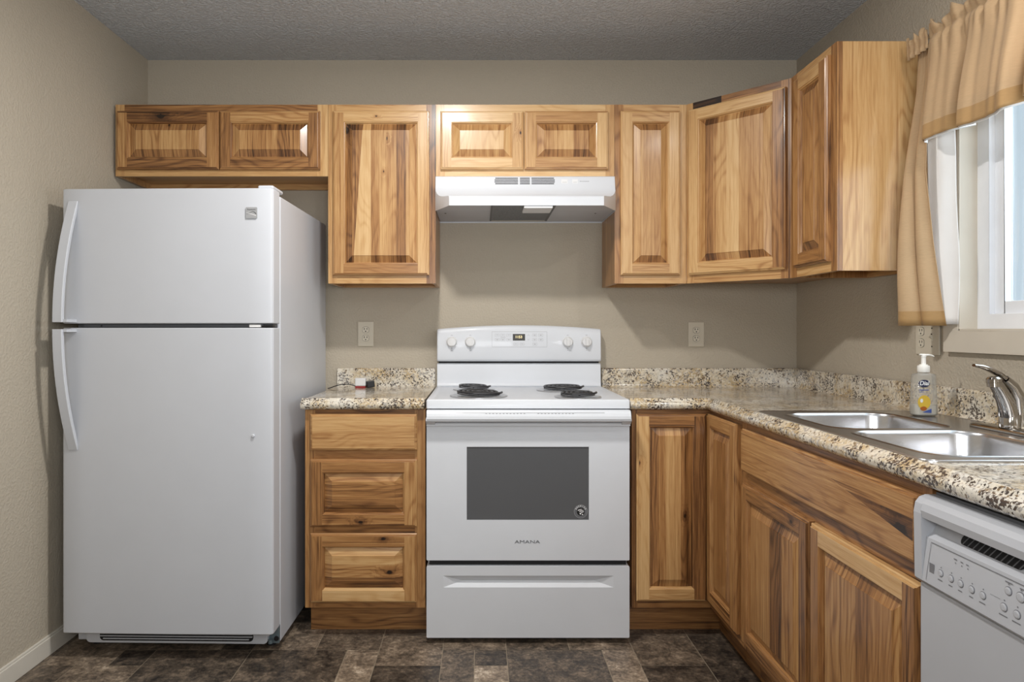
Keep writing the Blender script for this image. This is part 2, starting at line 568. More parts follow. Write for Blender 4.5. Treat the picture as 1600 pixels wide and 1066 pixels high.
for r in range(-7, 40):
    for c in range(-14, 14):
        if (c, r) in occ:
            continue
        opts = [(3, 3), (2, 2), (2, 1), (1, 2), (3, 2), (1, 1), (2, 2)]
        rt.shuffle(opts)
        for (a, b) in opts + [(1, 1)]:
            if all((c + i, r + j) not in occ and c + i < 14 for i in range(a) for j in range(b)):
                for i in range(a):
                    for j in range(b):
                        occ[(c + i, r + j)] = 1
                tiles.append((c, r, a, b, rt.uniform(0.2, 0.6)))
                break
g = 0.0013
for (c, r, a, b, tn) in tiles:
    x0, x1 = -0.02 + c * U + g, -0.02 + (c + a) * U - g
    y1, y0 = -(0.709 + r * U) - g, -(0.709 + (r + b) * U) + g
    x0, x1 = max(x0, XL), min(x1, XR)
    y1 = min(y1, 0)
    if x1 - x0 < 0.005 or y1 - y0 < 0.005 or y0 < YB:
        continue
    ou, ov = rt.uniform(0, 30), rt.uniform(0, 30)
    m.poly([(x0, y0, 0), (x1, y0, 0), (x1, y1, 0), (x0, y1, 0)], 0, tn, uv=[(x0 + ou, y0 + ov), (x1 + ou, y0 + ov), (x1 + ou, y1 + ov), (x0 + ou, y1 + ov)])
struct(m.build('floor', ['slate', 'grout'], weld=False))

# window in the right wall
d0, d1, z0, z1 = WIN['d0'], WIN['d1'], WIN['z0'], WIN['z1']
win = bpy.data.objects.new('window_1', None)
C.objects.link(win)
WL[win.name] = Vector((0, 0, 0))
struct(win)
def frame_x(m, xa, xb, a0, a1, b0, b1, wd, mi=0):
    """picture frame in the y-z plane, between x = xa and xb; a = distances, b = heights"""
    m.box(xa, xb, -a0 - wd, -a0, b0, b1, mi)
    m.box(xa, xb, -a1, -a1 + wd, b0, b1, mi)
    m.box(xa, xb, -a1 + wd, -a0 - wd, b0, b0 + wd, mi)
    m.box(xa, xb, -a1 + wd, -a0 - wd, b1 - wd, b1, mi)
m = MB()
frame_x(m, 1.528, 1.60, d0 + .001, d1 - .001, z0 + .001, z1 - .001, 0.05)
struct(m.build('window_frame', 'vinyl', win, bevel=0.002))
dm = (d0 + d1) / 2
for k, (a0, a1, xo) in enumerate(((d0 + .05, dm + .02, 1.546), (dm - .02, d1 - .05, 1.572))):
    m = MB()
    frame_x(m, xo, xo + 0.024, a0, a1, z0 + .05, z1 - .05, 0.038)
    s = struct(m.build('window_sash', 'vinyl', win, bevel=0.003))
    m = MB()
    m.box(xo + .010, xo + .014, -a1 + .038, -a0 - .038, z0 + .088, z1 - .088)
    struct(m.build('window_pane', 'glass', s))
# casing, mitred
cw = 0.066
m = MB()
o_ = [(-d0 + cw, z0 - cw), (-d1 - cw, z0 - cw), (-d1 - cw, z1 + cw), (-d0 + cw, z1 + cw)]
i_ = [(-d0, z0), (-d1, z0), (-d1, z1), (-d0, z1)]
for k in range(4):
    j = (k + 1) % 4
    e = 0.0006
    q = [o_[k], o_[j], i_[j], i_[k]]
    m.prism(q, 1.470, 1.4895, 0, axis='x')
struct(m.build('trim_1', 'trim', bevel=0.004, weld=False))
m = MB()   # reveal boards lining the opening
m.box(1.472, 1.528, -d0 - 0.004, -d0 - .0005, z0, z1)
m.box(1.472, 1.528, -d1 + .0005, -d1 + 0.004, z0, z1)
m.box(1.472, 1.528, -d1, -d0, z0 + .0005, z0 + 0.006)
m.box(1.472, 1.528, -d1, -d0, z1 - 0.006, z1 - .0005)
struct(m.build('trim_2', 'trim', weld=False))

# ------------------------------------------------------------------ cabinet joinery
def clip(poly, fn, keep_neg):
    out = []
    n = len(poly)
    for i in range(n):
        a, b = Vector(poly[i]), Vector(poly[(i + 1) % n])
        fa, fb = fn(a), fn(b)
        ia = fa <= 0 if keep_neg else fa >= 0
        ib = fb <= 0 if keep_neg else fb >= 0
        if ia:
            out.append(a)
        if ia != ib:
            out.append(a + (b - a) * (fa / (fa - fb)))
    return out

ST = 0.047       # stile width to the moulding
def door(parent, name, Mx, w, h, L=.4, Rr=.4, Tt=.4, B=.4, P=((1, .4),), g=2, slab=False, K=()):
    """raised-panel door in local x (right), -y (out), z (up) placed by Mx. g = grain axis of the panel.
    P = glued-up boards of the panel: (edge fraction or (edge at low end, edge at high end), tone). K = knots (board, x fraction, z fraction, radius)."""
    m = MB()
    upper_ = Mx.translation.z > 1.2      # end grain is stained; base units' ends painted paler for light they catch
    offs = [(R.uniform(0, 20), R.uniform(0, 20)) for _ in range(4)]
    tones = (L, Rr, Tt, B)
    grains = (2, 2, 0, 0)
    if slab:
        tones = (P[0][1],) * 4
        grains = (0,) * 4
        offs = [offs[0]] * 4
    def knot(board, gr, off, lo=None):
        for (b, fx, fz, r) in K:
            if b == board and (lo is None or lo(fx, fz)):
                x, z = fx * w, fz * h
                return (z + off[0], x + off[1], r) if gr == 2 else (x + off[0], z + off[1], r)
        return None
    def ring(i0, y0, i1, y1):
        a = [(i0, y0, i0), (w - i0, y0, i0), (w - i0, y0, h - i0), (i0, y0, h - i0)]
        b = [(i1, y1, i1), (w - i1, y1, i1), (w - i1, y1, h - i1), (i1, y1, h - i1)]
        for k, side in ((0, 3), (1, 1), (2, 2), (3, 0)):
            j = (k + 1) % 4
            m.poly([a[k], a[j], b[j], b[k]], 0, tones[side], grains[side], offs[side])
    def strips(mb, polys, i0, gr):
        ax, ot = (0, 2) if gr == 2 else (2, 0)
        size, osize = (w, h) if gr == 2 else (h, w)
        def edge(fr):
            a, b = fr if isinstance(fr, tuple) else (fr, fr)
            return lambda p: p[ax] - (i0 + (a + (b - a) * p[ot] / osize) * (size - 2 * i0))
        prevs = []
        for fr, tn in P:
            off = (R.uniform(0, 20), R.uniform(0, 20))
            cur = edge(fr)
            last = fr is P[-1][0]
            def inside(fx, fz, prevs=tuple(prevs), cur=cur, last=last):
                p = Vector((fx * w, 0, fz * h))
                return all(e(p) >= 0 for e in prevs) and (last or cur(p) <= 0)
            mb.knot = knot('P', gr, off, inside)
            for q in polys:
                nn = (Vector(q[1]) - Vector(q[0])).cross(Vector(q[2]) - Vector(q[1])).normalized()
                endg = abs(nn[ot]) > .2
                for e in prevs:
                    q = clip(q, e, False) if len(q) > 2 else []
                if not last:
                    q = clip(q, cur, True) if len(q) > 2 else []
                if len(q) > 2:
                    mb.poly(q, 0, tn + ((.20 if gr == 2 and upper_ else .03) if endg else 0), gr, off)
            prevs.append(cur)
        mb.knot = None
    prof = [(0, 0), (0, -.012), (.003, -.0150), (.0062, -.0152), (.0072, -.0195), (.009, -.020)]
    for (a, ya), (b, yb) in zip(prof[:-1], prof[1:]):
        ring(a, ya, b, yb)
    e = prof[-1][0]
    y = -.020
    m.poly([(0, 0, 0), (0, 0, h), (w, 0, h), (w, 0, 0)], 0, .5, 2)
    if slab:
        strips(m, [[(e, y, e), (w - e, y, e), (w - e, y, h - e), (e, y, h - e)]], e, 0)
        m.xf(Mx)
        return m.build(name, 'wood', parent, weld=False)
    s = ST
    m.knot = knot('L', 2, offs[0])
    m.poly([(e, y, e), (s, y, e), (s, y, h - e), (e, y, h - e)], 0, L, 2, offs[0])
    m.knot = knot('R', 2, offs[1])
    m.poly([(w - s, y, e), (w - e, y, e), (w - e, y, h - e), (w - s, y, h - e)], 0, Rr, 2, offs[1])
    m.knot = knot('T', 0, offs[2])
    m.poly([(s, y, h - s), (w - s, y, h - s), (w - s, y, h - e), (s, y, h - e)], 0, Tt, 0, offs[2])
    m.knot = knot('B', 0, offs[3])
    m.poly([(s, y, e), (w - s, y, e), (w - s, y, s), (s, y, s)], 0, B, 0, offs[3])
    m.knot = None
    prof2 = [(s, -.020), (s + .0012, -.0168), (s + .004, -.0158), (s + .0052, -.0115), (s + .0075, -.0070)]
    for (a, ya), (b, yb) in zip(prof2[:-1], prof2[1:]):
        ring(a, ya, b, yb)
    m.xf(Mx)
    d = m.build(name, 'wood', parent, weld=False)
    # raised panel
    p = MB()
    i0, i1, i2 = s + .0072, s + .0085, s + .0085 + .027
    polys = []
    rings = [(i0, -.0066), (i1, -.0068), (i2, -.0172), (i2 + .0008, -.0192)]
    for (a, ya), (b, yb) in zip(rings[:-1], rings[1:]):
        A = [(a, ya, a), (w - a, ya, a), (w - a, ya, h - a), (a, ya, h - a)]
        Bq = [(b, yb, b), (w - b, yb, b), (w - b, yb, h - b), (b, yb, h - b)]
        for k in range(4):
            j = (k + 1) % 4
            polys.append([A[k], A[j], Bq[j], Bq[k]])
    b, yb = rings[-1]
    polys.append([(b, yb, b), (w - b, yb, b), (w - b, yb, h - b), (b, yb, h - b)])
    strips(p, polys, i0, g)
    p.xf(Mx)
    p.build('raised_panel', 'wood', d, weld=False)
    return d

FT = 0.019
def frame_boards(parent, Mx, w, h, sl, sr, rt_, rb, mids=(), vmids=(), tones=(.3, .3, .3, .3), z0=0.0):
    m = MB()
    m.box(0, sl, 0, FT, z0, h, tone=tones[0], grain=2)
    m.box(w - sr, w, 0, FT, z0, h, tone=tones[1], grain=2)
    m.box(sl, w - sr, 0.0002, FT, h - rt_, h, tone=tones[2], grain=0)
    m.box(sl, w - sr, 0.0002, FT, z0, z0 + rb, tone=tones[3], grain=0)
    for (a, b) in mids:
        m.box(sl, w - sr, 0.0004, FT, a, b, tone=tones[3], grain=0)
    for (a, b) in vmids:
        m.box(a, b, 0.0009, FT, z0 + rb + .0005, h - rt_ - .0005, tone=tones[0], grain=2)
    m.xf(Mx)
    return m.build('face_frame', 'wood', parent, weld=False, bevel=0.0012, seg=1)

def carcass(parent, Mx, w, h, dep, tl=.4, tr=.4, z0=0.0, bottom=0.025):
    t_ = 0.014
    m = MB()
    m.box(0, t_, FT + .0003, dep, z0, h, tone=tl)
    m.box(w - t_, w, FT + .0003, dep, z0, h, tone=tr)
    m.box(t_, w - t_, FT + .0003, dep, h - t_, h, tone=.4, grain=0)
    m.box(t_, w - t_, FT + .0003, dep, z0 + bottom, z0 + bottom + t_, tone=.38, grain=0)
    m.box(t_, w - t_, dep - .008, dep, z0 + bottom + t_, h - t_, tone=.4)
    m.box(t_, w - t_, dep - .020, dep, z0, z0 + bottom, tone=.3, grain=0)
    m.xf(Mx)
    return m.build('body', 'wood', parent, weld=False)

UG = 'wooden upper wall cabinets'
D = 0.305
UZ0, UZ1 = 1.372, 2.134
def upper(label, x0, x1, zb):
    t = thing('wall_cabinet', label, 'cabinet', ((x0 + x1) / 2, -D / 2, zb), UG)
    Mx = at(x0, -D, zb)
    return t, Mx

# over the fridge
x0, x1, zb = -1.552, -.6475, 1.829
t, Mx = upper('short two-door hickory cabinet mounted above the white refrigerator', x0, x1, zb)
carcass(t, Mx, x1 - x0, UZ1 - zb, D - .003, .35, .35)
frame_boards(t, Mx, x1 - x0, UZ1 - zb, .038, .045, .045, .045, vmids=((.43, .47),), tones=(.3, .12, .55, .30))
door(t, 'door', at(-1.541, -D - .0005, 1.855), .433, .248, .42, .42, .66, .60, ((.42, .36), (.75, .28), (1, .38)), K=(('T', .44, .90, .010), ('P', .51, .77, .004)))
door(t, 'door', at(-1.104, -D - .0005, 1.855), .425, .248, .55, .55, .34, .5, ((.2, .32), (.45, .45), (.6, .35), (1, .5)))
# tall one left of the hood
x0, x1, zb = -.6465, -.1885, UZ0
t, Mx = upper('tall hickory single-door cabinet with dark streaks between refrigerator and range hood', x0, x1, zb)
carcass(t, Mx, x1 - x0, UZ1 - zb, D - .003, .4, .45)
frame_boards(t, Mx, x1 - x0, UZ1 - zb, .038, .04, .045, .042, tones=(.28, .6, .2, .22))
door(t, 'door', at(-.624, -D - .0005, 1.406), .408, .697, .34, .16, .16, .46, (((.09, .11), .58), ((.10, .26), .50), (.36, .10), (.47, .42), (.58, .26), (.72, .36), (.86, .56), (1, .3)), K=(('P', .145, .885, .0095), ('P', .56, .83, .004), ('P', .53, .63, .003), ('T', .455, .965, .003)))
# over the range
x0, x1, zb = -.1875, .5725, 1.829
t, Mx = upper('short pale two-door hickory cabinet directly over the white range hood', x0, x1, zb)
carcass(t, Mx, x1 - x0, UZ1 - zb, D - .003, .35, .35)
frame_boards(t, Mx, x1 - x0, UZ1 - zb, .038, .038, .045, .045, vmids=((.36, .40),), tones=(.15, .28, .10, .0))
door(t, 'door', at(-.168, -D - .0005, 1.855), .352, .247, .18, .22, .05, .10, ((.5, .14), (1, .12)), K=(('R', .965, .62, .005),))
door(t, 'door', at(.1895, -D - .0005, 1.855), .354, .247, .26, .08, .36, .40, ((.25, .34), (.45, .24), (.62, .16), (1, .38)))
# right of the hood
x0, x1, zb = .5735, .8790, UZ0
t, Mx = upper('narrow tall single-door hickory cabinet immediately right of the range hood', x0, x1, zb)
carcass(t, Mx, x1 - x0, UZ1 - zb, D - .003, .42, .4)
frame_boards(t, Mx, x1 - x0, UZ1 - zb, .038, .03, .045, .042, tones=(.42, .2, .2, .25))
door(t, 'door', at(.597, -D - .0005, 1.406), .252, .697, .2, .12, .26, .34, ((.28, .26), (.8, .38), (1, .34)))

# diagonal corner cabinet
XF = 1.186            # plane of the faces along the right wall
XC = .8800            # where the corner units start on the back wall
t = thing('corner_cabinet', 'angled corner hickory cabinet with a wide striped door set diagonally', 'cabinet', (1.2, -.3, UZ0), UG)
DW = math.hypot(XF - XC, .613 - D)
ang = math.atan2(-(.613 - D), XF - XC)
Mx = at(XC, -D, UZ0) @ Matrix.Rotation(ang, 4, 'Z')
m = MB()
q = 0.014
m.prism([(XC, -.003), (XC, -D + .004), (XC + q, -D), (XF + q * .2, -.6125 + q), (XF + q + .004, -.6125), (XR - .003, -.6125), (XR - .003, -.003)], UZ0 + .02, UZ1 - .001, tone=.42)
m.build('body', 'wood', t, weld=False)
frame_boards(t, Mx, DW, UZ1 - UZ0, .034, .04, .045, .042, tones=(.3, .5, .62, .3))
m = MB()
m.box(.030, .155, -.0004, FT, UZ1 - UZ0 - .030, UZ1 - UZ0 + .0004, tone=.98, grain=0)
m.xf(Mx)
m.build('dark_rail_piece', 'wood', t, weld=False)
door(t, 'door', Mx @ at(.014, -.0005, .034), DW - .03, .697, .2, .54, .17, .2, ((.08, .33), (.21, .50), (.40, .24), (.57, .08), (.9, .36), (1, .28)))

# right wall cabinet
t = thing('wall_cabinet', 'hickory cabinet on the right wall with a wide golden end panel beside the curtain', 'cabinet', (1.34, -.78, UZ0), UG)
ROTR = Matrix.Rotation(-PI / 2, 4, 'Z')
Mx = at(XF, -.6135, UZ0) @ ROTR
W = .945 - .6135
dep = XR - XF - .003
carcass(t, Mx, W, UZ1 - UZ0, dep, .4, .20)
frame_boards(t, Mx, W, UZ1 - UZ0, .045, .038, .045, .042, tones=(.5, .48, .25, .2))
door(t, 'door', at(XF - .0005, -.662, UZ0 + .034) @ ROTR, .247, .697, .45, .5, .22, .58, ((.7, .42), (1, .5)))

# ------------------------------------------------------------------ base cabinets
BG = 'wooden base cabinets'
BD, BZ0, BZ1 = .61, .115, .870
x0, x1 = -.6665, -.2085
t = thing('drawer_cabinet', 'hickory base cabinet with three stacked drawers between refrigerator and range', 'cabinet', ((x0 + x1) / 2, -.3, 0), BG)
Mx = at(x0, -BD, 0)
carcass(t, Mx, x1 - x0, BZ1, BD - .003, .45, .45, z0=BZ0, bottom=.0)
frame_boards(t, Mx, x1 - x0, BZ1, .038, .04, .035, .03, mids=((.67, .73), (.39, .44)), tones=(.42, .42, .6, .5), z0=BZ0)
m = MB()
m.box(x0 + .004, x1, -.535, -.520, 0, BZ0, tone=.48, grain=0)
m.build('toe_kick', 'wood', t)
door(t, 'drawer_front', at(-.644, -BD - .0005, .717), .405, .1375, P=((.55, .34), (1, .26)), slab=True)
door(t, 'drawer_front', at(-.644, -BD - .0005, .427), .405, .2555, .55, .34, .5, .5, ((.3, .56), (.72, .50), (1, .40)), g=0, K=(('B', .474, .075, .006),))
door(t, 'drawer_front', at(-.644, -BD - .0005, .140), .405, .262, .48, .42, .45, .14, ((.28, .58), (.6, .36), (1, .2)), g=0, K=(('T', .687, .93, .006), ('P', .745, .445, .008)))

# corner base with a pie-cut pair of doors
XB = .880
t = thing('corner_base_cabinet', 'L-shaped corner base cabinet right of the range with two hinged corner doors', 'cabinet', (1.1, -.4, 0), BG)
xc0 = .5785
m = MB()
ff = FT + .001
m.prism([(xc0, -.003), (xc0, -BD + ff), (XB + ff, -BD + ff), (XB + ff, -.925), (XR - .003, -.925), (XR - .003, -.003)], BZ0, BZ1 - .002, tone=.45)
m.build('body', 'wood', t, weld=False)
m = MB()
m.box(xc0, xc0 + .022, -BD, -BD + FT, BZ0, BZ1, tone=.62)
m.box(xc0 + .022, XB, -BD + .0002, -BD + FT, BZ1 - .03, BZ1, tone=.6, grain=0)
m.box(xc0 + .022, XB, -BD + .0002, -BD + FT, BZ0, BZ0 + .03, tone=.5, grain=0)
m.box(XB, XB + FT, -.925, -BD, BZ1 - .03, BZ1, tone=.6, grain=1)
m.box(XB, XB + FT, -.925, -BD, BZ0, BZ0 + .03, tone=.5, grain=1)
m.box(XB - .0002, XB + FT, -.925, -.905, BZ0 + .03, BZ1 - .03, tone=.5)
m.build('face_frame', 'wood', t, weld=False)
m = MB()
m.box(xc0, XB + .075, -.535, -.52, 0, BZ0, tone=.55, grain=0)
m.box(XB + .06, XB + .075, -.925, -.535, 0, BZ0, tone=.55, grain=1)
m.build('toe_kick', 'wood', t, weld=False)
door(t, 'door', at(.593, -BD - .0005, .145), XB - .022 - .593, .711, .16, .62, .62, .24, ((.18, .55), (.34, .48), (.72, .30), (1, .55)), K=(('P', .69, .456, .005), ('L', .03, .74, .006)))
door(t, 'door', at(XB - .0005, -BD - .002, .145) @ ROTR, .905 - BD, .711, .36, .45, .36, .46, ((.35, .42), (1, .5)))

# sink base
t = thing('sink_cabinet', 'hickory sink base cabinet with a false drawer panel and two doors under the sink', 'cabinet', (1.18, -1.4, 0), BG)
s0, s1 = .9265, 1.885
Mx = at(XB, -s0, 0) @ ROTR
Wd = s1 - s0
tt = .014
dep = XR - XB - .003
m = MB()
m.box(0, tt, FT + .0003, dep, BZ0, BZ1 - .002, tone=.45)
m.box(Wd - tt, Wd, FT + .0003, dep, BZ0, BZ1 - .002, tone=.45)
m.box(tt, Wd - tt, FT + .0003, dep, BZ0, BZ0 + tt, tone=.4, grain=0)
m.box(tt, Wd - tt, dep - .008, dep, BZ0 + tt, BZ1 - .03, tone=.4)
m.xf(Mx)
m.build('body', 'wood', t, weld=False)
frame_boards(t, Mx, Wd, BZ1, .04, .03, .03, .03, mids=((.66, .72),), vmids=((.475, .525),), tones=(.55, .5, .55, .55), z0=BZ0)
m = MB()
m.box(XB + .06, XB + .075, -s1, -s0, 0, BZ0, tone=.55, grain=1)
m.build('toe_kick', 'wood', t)
door(t, 'false_drawer_front', at(XB - .0005, -.957, .709) @ ROTR, 1.866 - .957, .140, P=(((1.61, .29), .42), (.67, .70), (1, .46)), slab=True, K=(('P', .945, .42, .013),))
door(t, 'door', at(XB - .0005, -.959, .145) @ ROTR, .459, .526, .46, .62, .56, .5, ((.5, .42), (.72, .66), (1, .38)), K=(('T', .80, .95, .005),))
door(t, 'door', at(XB - .0005, -1.428, .145) @ ROTR, .441, .526, .48, .55, .2, .5, ((.5, .40), (.66, .56), (1, .44)))

# ------------------------------------------------------------------ countertops
deck_prof = [(.020, .907), (.09, .907), (.578, .907), (.592, .907), (.600, .9095), (.607, .9145), (.613, .9150), (.618, .9115), (.622, .9055), (.627, .9020), (.633, .9010),
             (.637, .897), (.638, .889), (.636, .880), (.631, .874), (.622, .872), (.600, .872), (.578, .872), (.09, .872), (.020, .872)]
spl_prof = [(.0015, .872), (.0015, .992), (.004, .9945), (.010, .9955), (.016, .9945), (.0195, .991), (.0205, .985), (.0205, .925), (.022, .917), (.0265, .910), (.034, .9075), (.034, .872)]
GUV = None
def sweep(m, prof, stations, hole=None):
    """stations: functions offset -> (x, y)"""
    n = len(prof)
    for si in range(len(stations) - 1):
        for i in range(n):
            j = (i + 1) % n
            if hole and hole(si, prof[i][0], prof[j][0]):
                continue
            a, b = stations[si], stations[si + 1]
            m.poly([(*a(prof[i][0]), prof[i][1]), (*b(prof[i][0]), prof[i][1]), (*b(prof[j][0]), prof[j][1]), (*a(prof[j][0]), prof[j][1])])
    for s in (stations[0], stations[-1]):
        m.poly([(*s(p[0]), p[1]) for p in prof])

t = thing('countertop', 'short speckled stone-look countertop over the drawers, left of the range', 'countertop', (-.44, -.3, .872), 'speckled countertops')
st = [lambda o: (-.678, -o), lambda o: (-.2105, -o)]
m = MB()
sweep(m, deck_prof, st)
m.build('worktop', 'granite', t, smooth=40)
m = MB()
sweep(m, spl_prof, [lambda o: (-.668, -o), lambda o: (-.2105, -o)])
m.build('backsplash', 'granite', t, smooth=40)

t = thing('countertop', 'long L-shaped speckled stone-look countertop holding the sink, right of the range', 'countertop', (1.2, -.9, .872), 'speckled countertops')
SD0, SD1 = 1.000, 1.822
RX = XR - .001
st = [lambda o: (.5695, -o), lambda o: (RX - o, -o), lambda o: (RX - o, -SD0), lambda o: (RX - o, -SD1), lambda o: (RX - o, -2.56)]
m = MB()
sweep(m, deck_prof, st, lambda si, a, b: si == 2 and min(a, b) > .08 and max(a, b) < .58)
m.build('worktop', 'granite', t, smooth=40)
m = MB()
sweep(m, spl_prof, st)
m.build('backsplash', 'granite', t, smooth=40)

# ------------------------------------------------------------------ sink
def yrr(x0, x1, d0, d1, r, n=6):
    return rr(x0, x1, -d1, -d0, r, n)
t = thing('kitchen_sink', 'double-bowl stainless steel sink set into the countertop under the window', 'sink', (1.17, -1.41, .907))
SX0, SX1, SA, SB = .899, 1.440, .986, 1.835
bowls = [(.952, 1.288, 1.040, 1.392), (.952, 1.288, 1.428, 1.786)]
m = MB()
zr = .9105
out = yrr(SX0, SX1, SA, SB, .03)
top = yrr(SX0 + .004, SX1 - .004, SA + .004, SB - .004, .027)
me = plate([top] + [yrr(a, b, c, d, .065, 8) for (a, b, c, d) in bowls], 0.0004)
m.mesh(me, at(0, 0, zr))
m.loft([[(x, y, .9072) for x, y in out], [(x, y, zr - .0005) for x, y in out], [(x, y, zr + .0015) for x, y in yrr(SX0 + .002, SX1 - .002, SA + .002, SB - .002, .029)],
        [(x, y, zr + .0004) for x, y in yrr(SX0 + .006, SX1 - .006, SA + .006, SB - .006, .026)]], cap0=False, cap1=False)
m.build('rim', 'steel', t, smooth=50)
for (a, b, c, d) in bowls:
    m = MB()
    prof = [(-.008, zr + .0006), (-.004, zr + .0022), (0, zr + .0018), (.003, zr - .002), (.005, zr - .010), (.012, .80), (.016, .765), (.024, .752), (.040, .746), (.09, .744)]
    rings = []
    for (ins, z) in prof:
        rad = max(.02, .065 - ins * .5) if ins >= 0 else .065 - ins
        rings.append([(x, y, z) for x, y in yrr(a + ins, b - ins, c + ins, d - ins, rad, 8)])
    m.loft(rings, cap0=False, cap1=True)
    bw = m.build('bowl', 'steel', t, smooth=50)
    m = MB()
    m.lathe([(.046, 0), (.046, .003), (.038, .004), (.034, .001), (.012, .0005)], ((a + b) / 2, -(c + d) / 2, .7442), seg=24)
    m.build('drain', 'chrome', bw, smooth=40)

# faucet
FX, FD = 1.368, 1.45
t = thing('kitchen_faucet', 'single-lever chrome faucet on the sink ledge at the right edge', 'faucet', (FX, -FD, zr))
m = MB()
L = []
for (ins, z) in ((0, zr + .0012), (0, zr + .006), (.004, zr + .010), (.016, zr + .013)):
    L.append([(x, y, z) for x, y in yrr(FX - .028 + ins, FX + .028 - ins, FD - .125 + ins, FD + .125 - ins, .027 - ins * .9, 8)])
m.loft(L)
m.build('base_plate', 'faucet', t, smooth=50)
m = MB()
m.lathe([(.024, 0), (.024, .028), (.022, .034)], (FX, -FD, zr + .012), seg=24)
pts, rad = [], []
for i in range(13):
    u = i / 12
    pts.append((FX - .004 - .040 * u ** 1.6, -FD - .010 * u, .952 + .085 * u))
    rad.append(.0225 - .007 * u)
m.tube(pts, rad, 18, up=(0, 1, 0))
m.build('spout', 'faucet', t, smooth=50)
m = MB()
m.lathe([(.013, 0), (.0165, .001), (.0165, .011), (.0175, .012), (.0175, .021), (.012, .026)], (1.320, -FD - .012, 1.029), (-.10, 0, 1), seg=20)
m.build('aerator', 'faucet', t, smooth=40)
m = MB()
pts = [(1.398, -FD + .014, .925), (1.400, -FD + .014, .965), (1.393, -FD + .010, 1.0), (1.376, -FD + .004, 1.028), (1.352, -FD - .002, 1.047)]
m.tube(pts, [.020, .021, .020, .016, .012], 16, up=(0, 1, 0))
pts = [(1.352, -FD - .002, 1.050), (1.334, -FD - .004, 1.063), (1.310, -FD - .006, 1.074), (1.288, -FD - .008, 1.081), (1.268, -FD - .010, 1.084)]
m.tube(pts, [.011, .0125, .011, .009, .006], 14, flat=.6)
m.build('lever_handle', 'faucet', t, smooth=50)

# ------------------------------------------------------------------ soap bottle
BX, BY = 1.361, -1.118
t = thing('soap_bottle', 'clear pump soap bottle with a yellow fruit label on the sink ledge', 'bottle', (BX, BY, zr + .0012))
bz = zr + .0012
def brect(hw, hd, r, z):
    return [(BX + x, BY + y, z) for x, y in rr(-hw, hw, -hd, hd, r, 5)]
m = MB()
m.loft([brect(.030, .017, .012, bz), brect(.0355, .021, .014, bz + .004), brect(.0362, .0215, .014, bz + .02), brect(.0345, .0205, .014, bz + .07), brect(.0320, .019, .013, bz + .122),
        brect(.0305, .0175, .012, bz + .1275), brect(.017, .014, .012, bz + .1305), brect(.0135, .0135, .0130, bz + .134), brect(.0135, .0135, .0130, bz + .138)])
body = m.build('body', 'bottle', t, smooth=40)
m = MB()
m.loft([brect(.028, .015, .010, bz + .002), brect(.0335, .019, .012, bz + .006), brect(.0342, .0195, .012, bz + .02), brect(.0340, .0194, .012, bz + .034)])
m.build('liquid_soap', 'soap', t, smooth=40)
def disc(m, cx, cz, rx, rz, mi, y, n=20, a0=0):
    m.poly([(cx + rx * math.cos(2 * PI * i / n), y, cz + rz * math.sin(2 * PI * i / n)) for i in range(n)], mi)
m = MB()
yf = BY - .0219
disc(m, BX - .012, bz + .100, .0175, .0115, 0, yf)
m.mesh(text('Dial', .018, .0002, shear=.15, bold=.0003), at(BX - .012, yf - .0004, bz + .1005) @ FRONT, 3)
m.poly([(BX - .027, yf, bz + .079), (BX + .002, yf, bz + .079), (BX + .002, yf, bz + .0815), (BX - .027, yf, bz + .0815)], 1)
m.poly([(BX - .027, yf, bz + .0735), (BX - .013, yf, bz + .0735), (BX - .013, yf, bz + .0750), (BX - .027, yf, bz + .0750)], 1)
disc(m, BX - .012, bz + .043, .0195, .0215, 2, yf)
disc(m, BX - .014, bz + .024, .0100, .0065, 4, yf - .0002)
m.poly([(BX - .018, yf - .0003, bz + .0125), (BX + .010, yf - .0003, bz + .0105), (BX + .010, yf - .0003, bz + .024)], 1)
disc(m, BX - .020, bz + .048, .0045, .006, 3, yf - .0002)
m.build('front_label', ['blue', 'bluel', 'yellow', 'pure', 'orange'], body, weld=False)
m = MB()
zc = bz + .134
m.lathe([(.0165, 0), (.0170, .001), (.0170, .016), (.0155, .020), (.0115, .020), (.0115, .023), (.0068, .024), (.0062, .046), (.0075, .047)], (BX, BY, zc), seg=24)
m.tube([(BX - .012, BY, zc + .0535), (BX, BY, zc + .0520), (BX + .016, BY, zc + .0520), (BX + .026, BY, zc + .0500), (BX + .031, BY, zc + .0475)], [.003, .0052, .0042, .0036, .0030], 10, flat=.75)
m.lathe([(.0075, 0), (.0075, .006), (.004, .008)], (BX, BY, zc + .046), seg=16)
m.build('pump', 'pump', t, smooth=40)

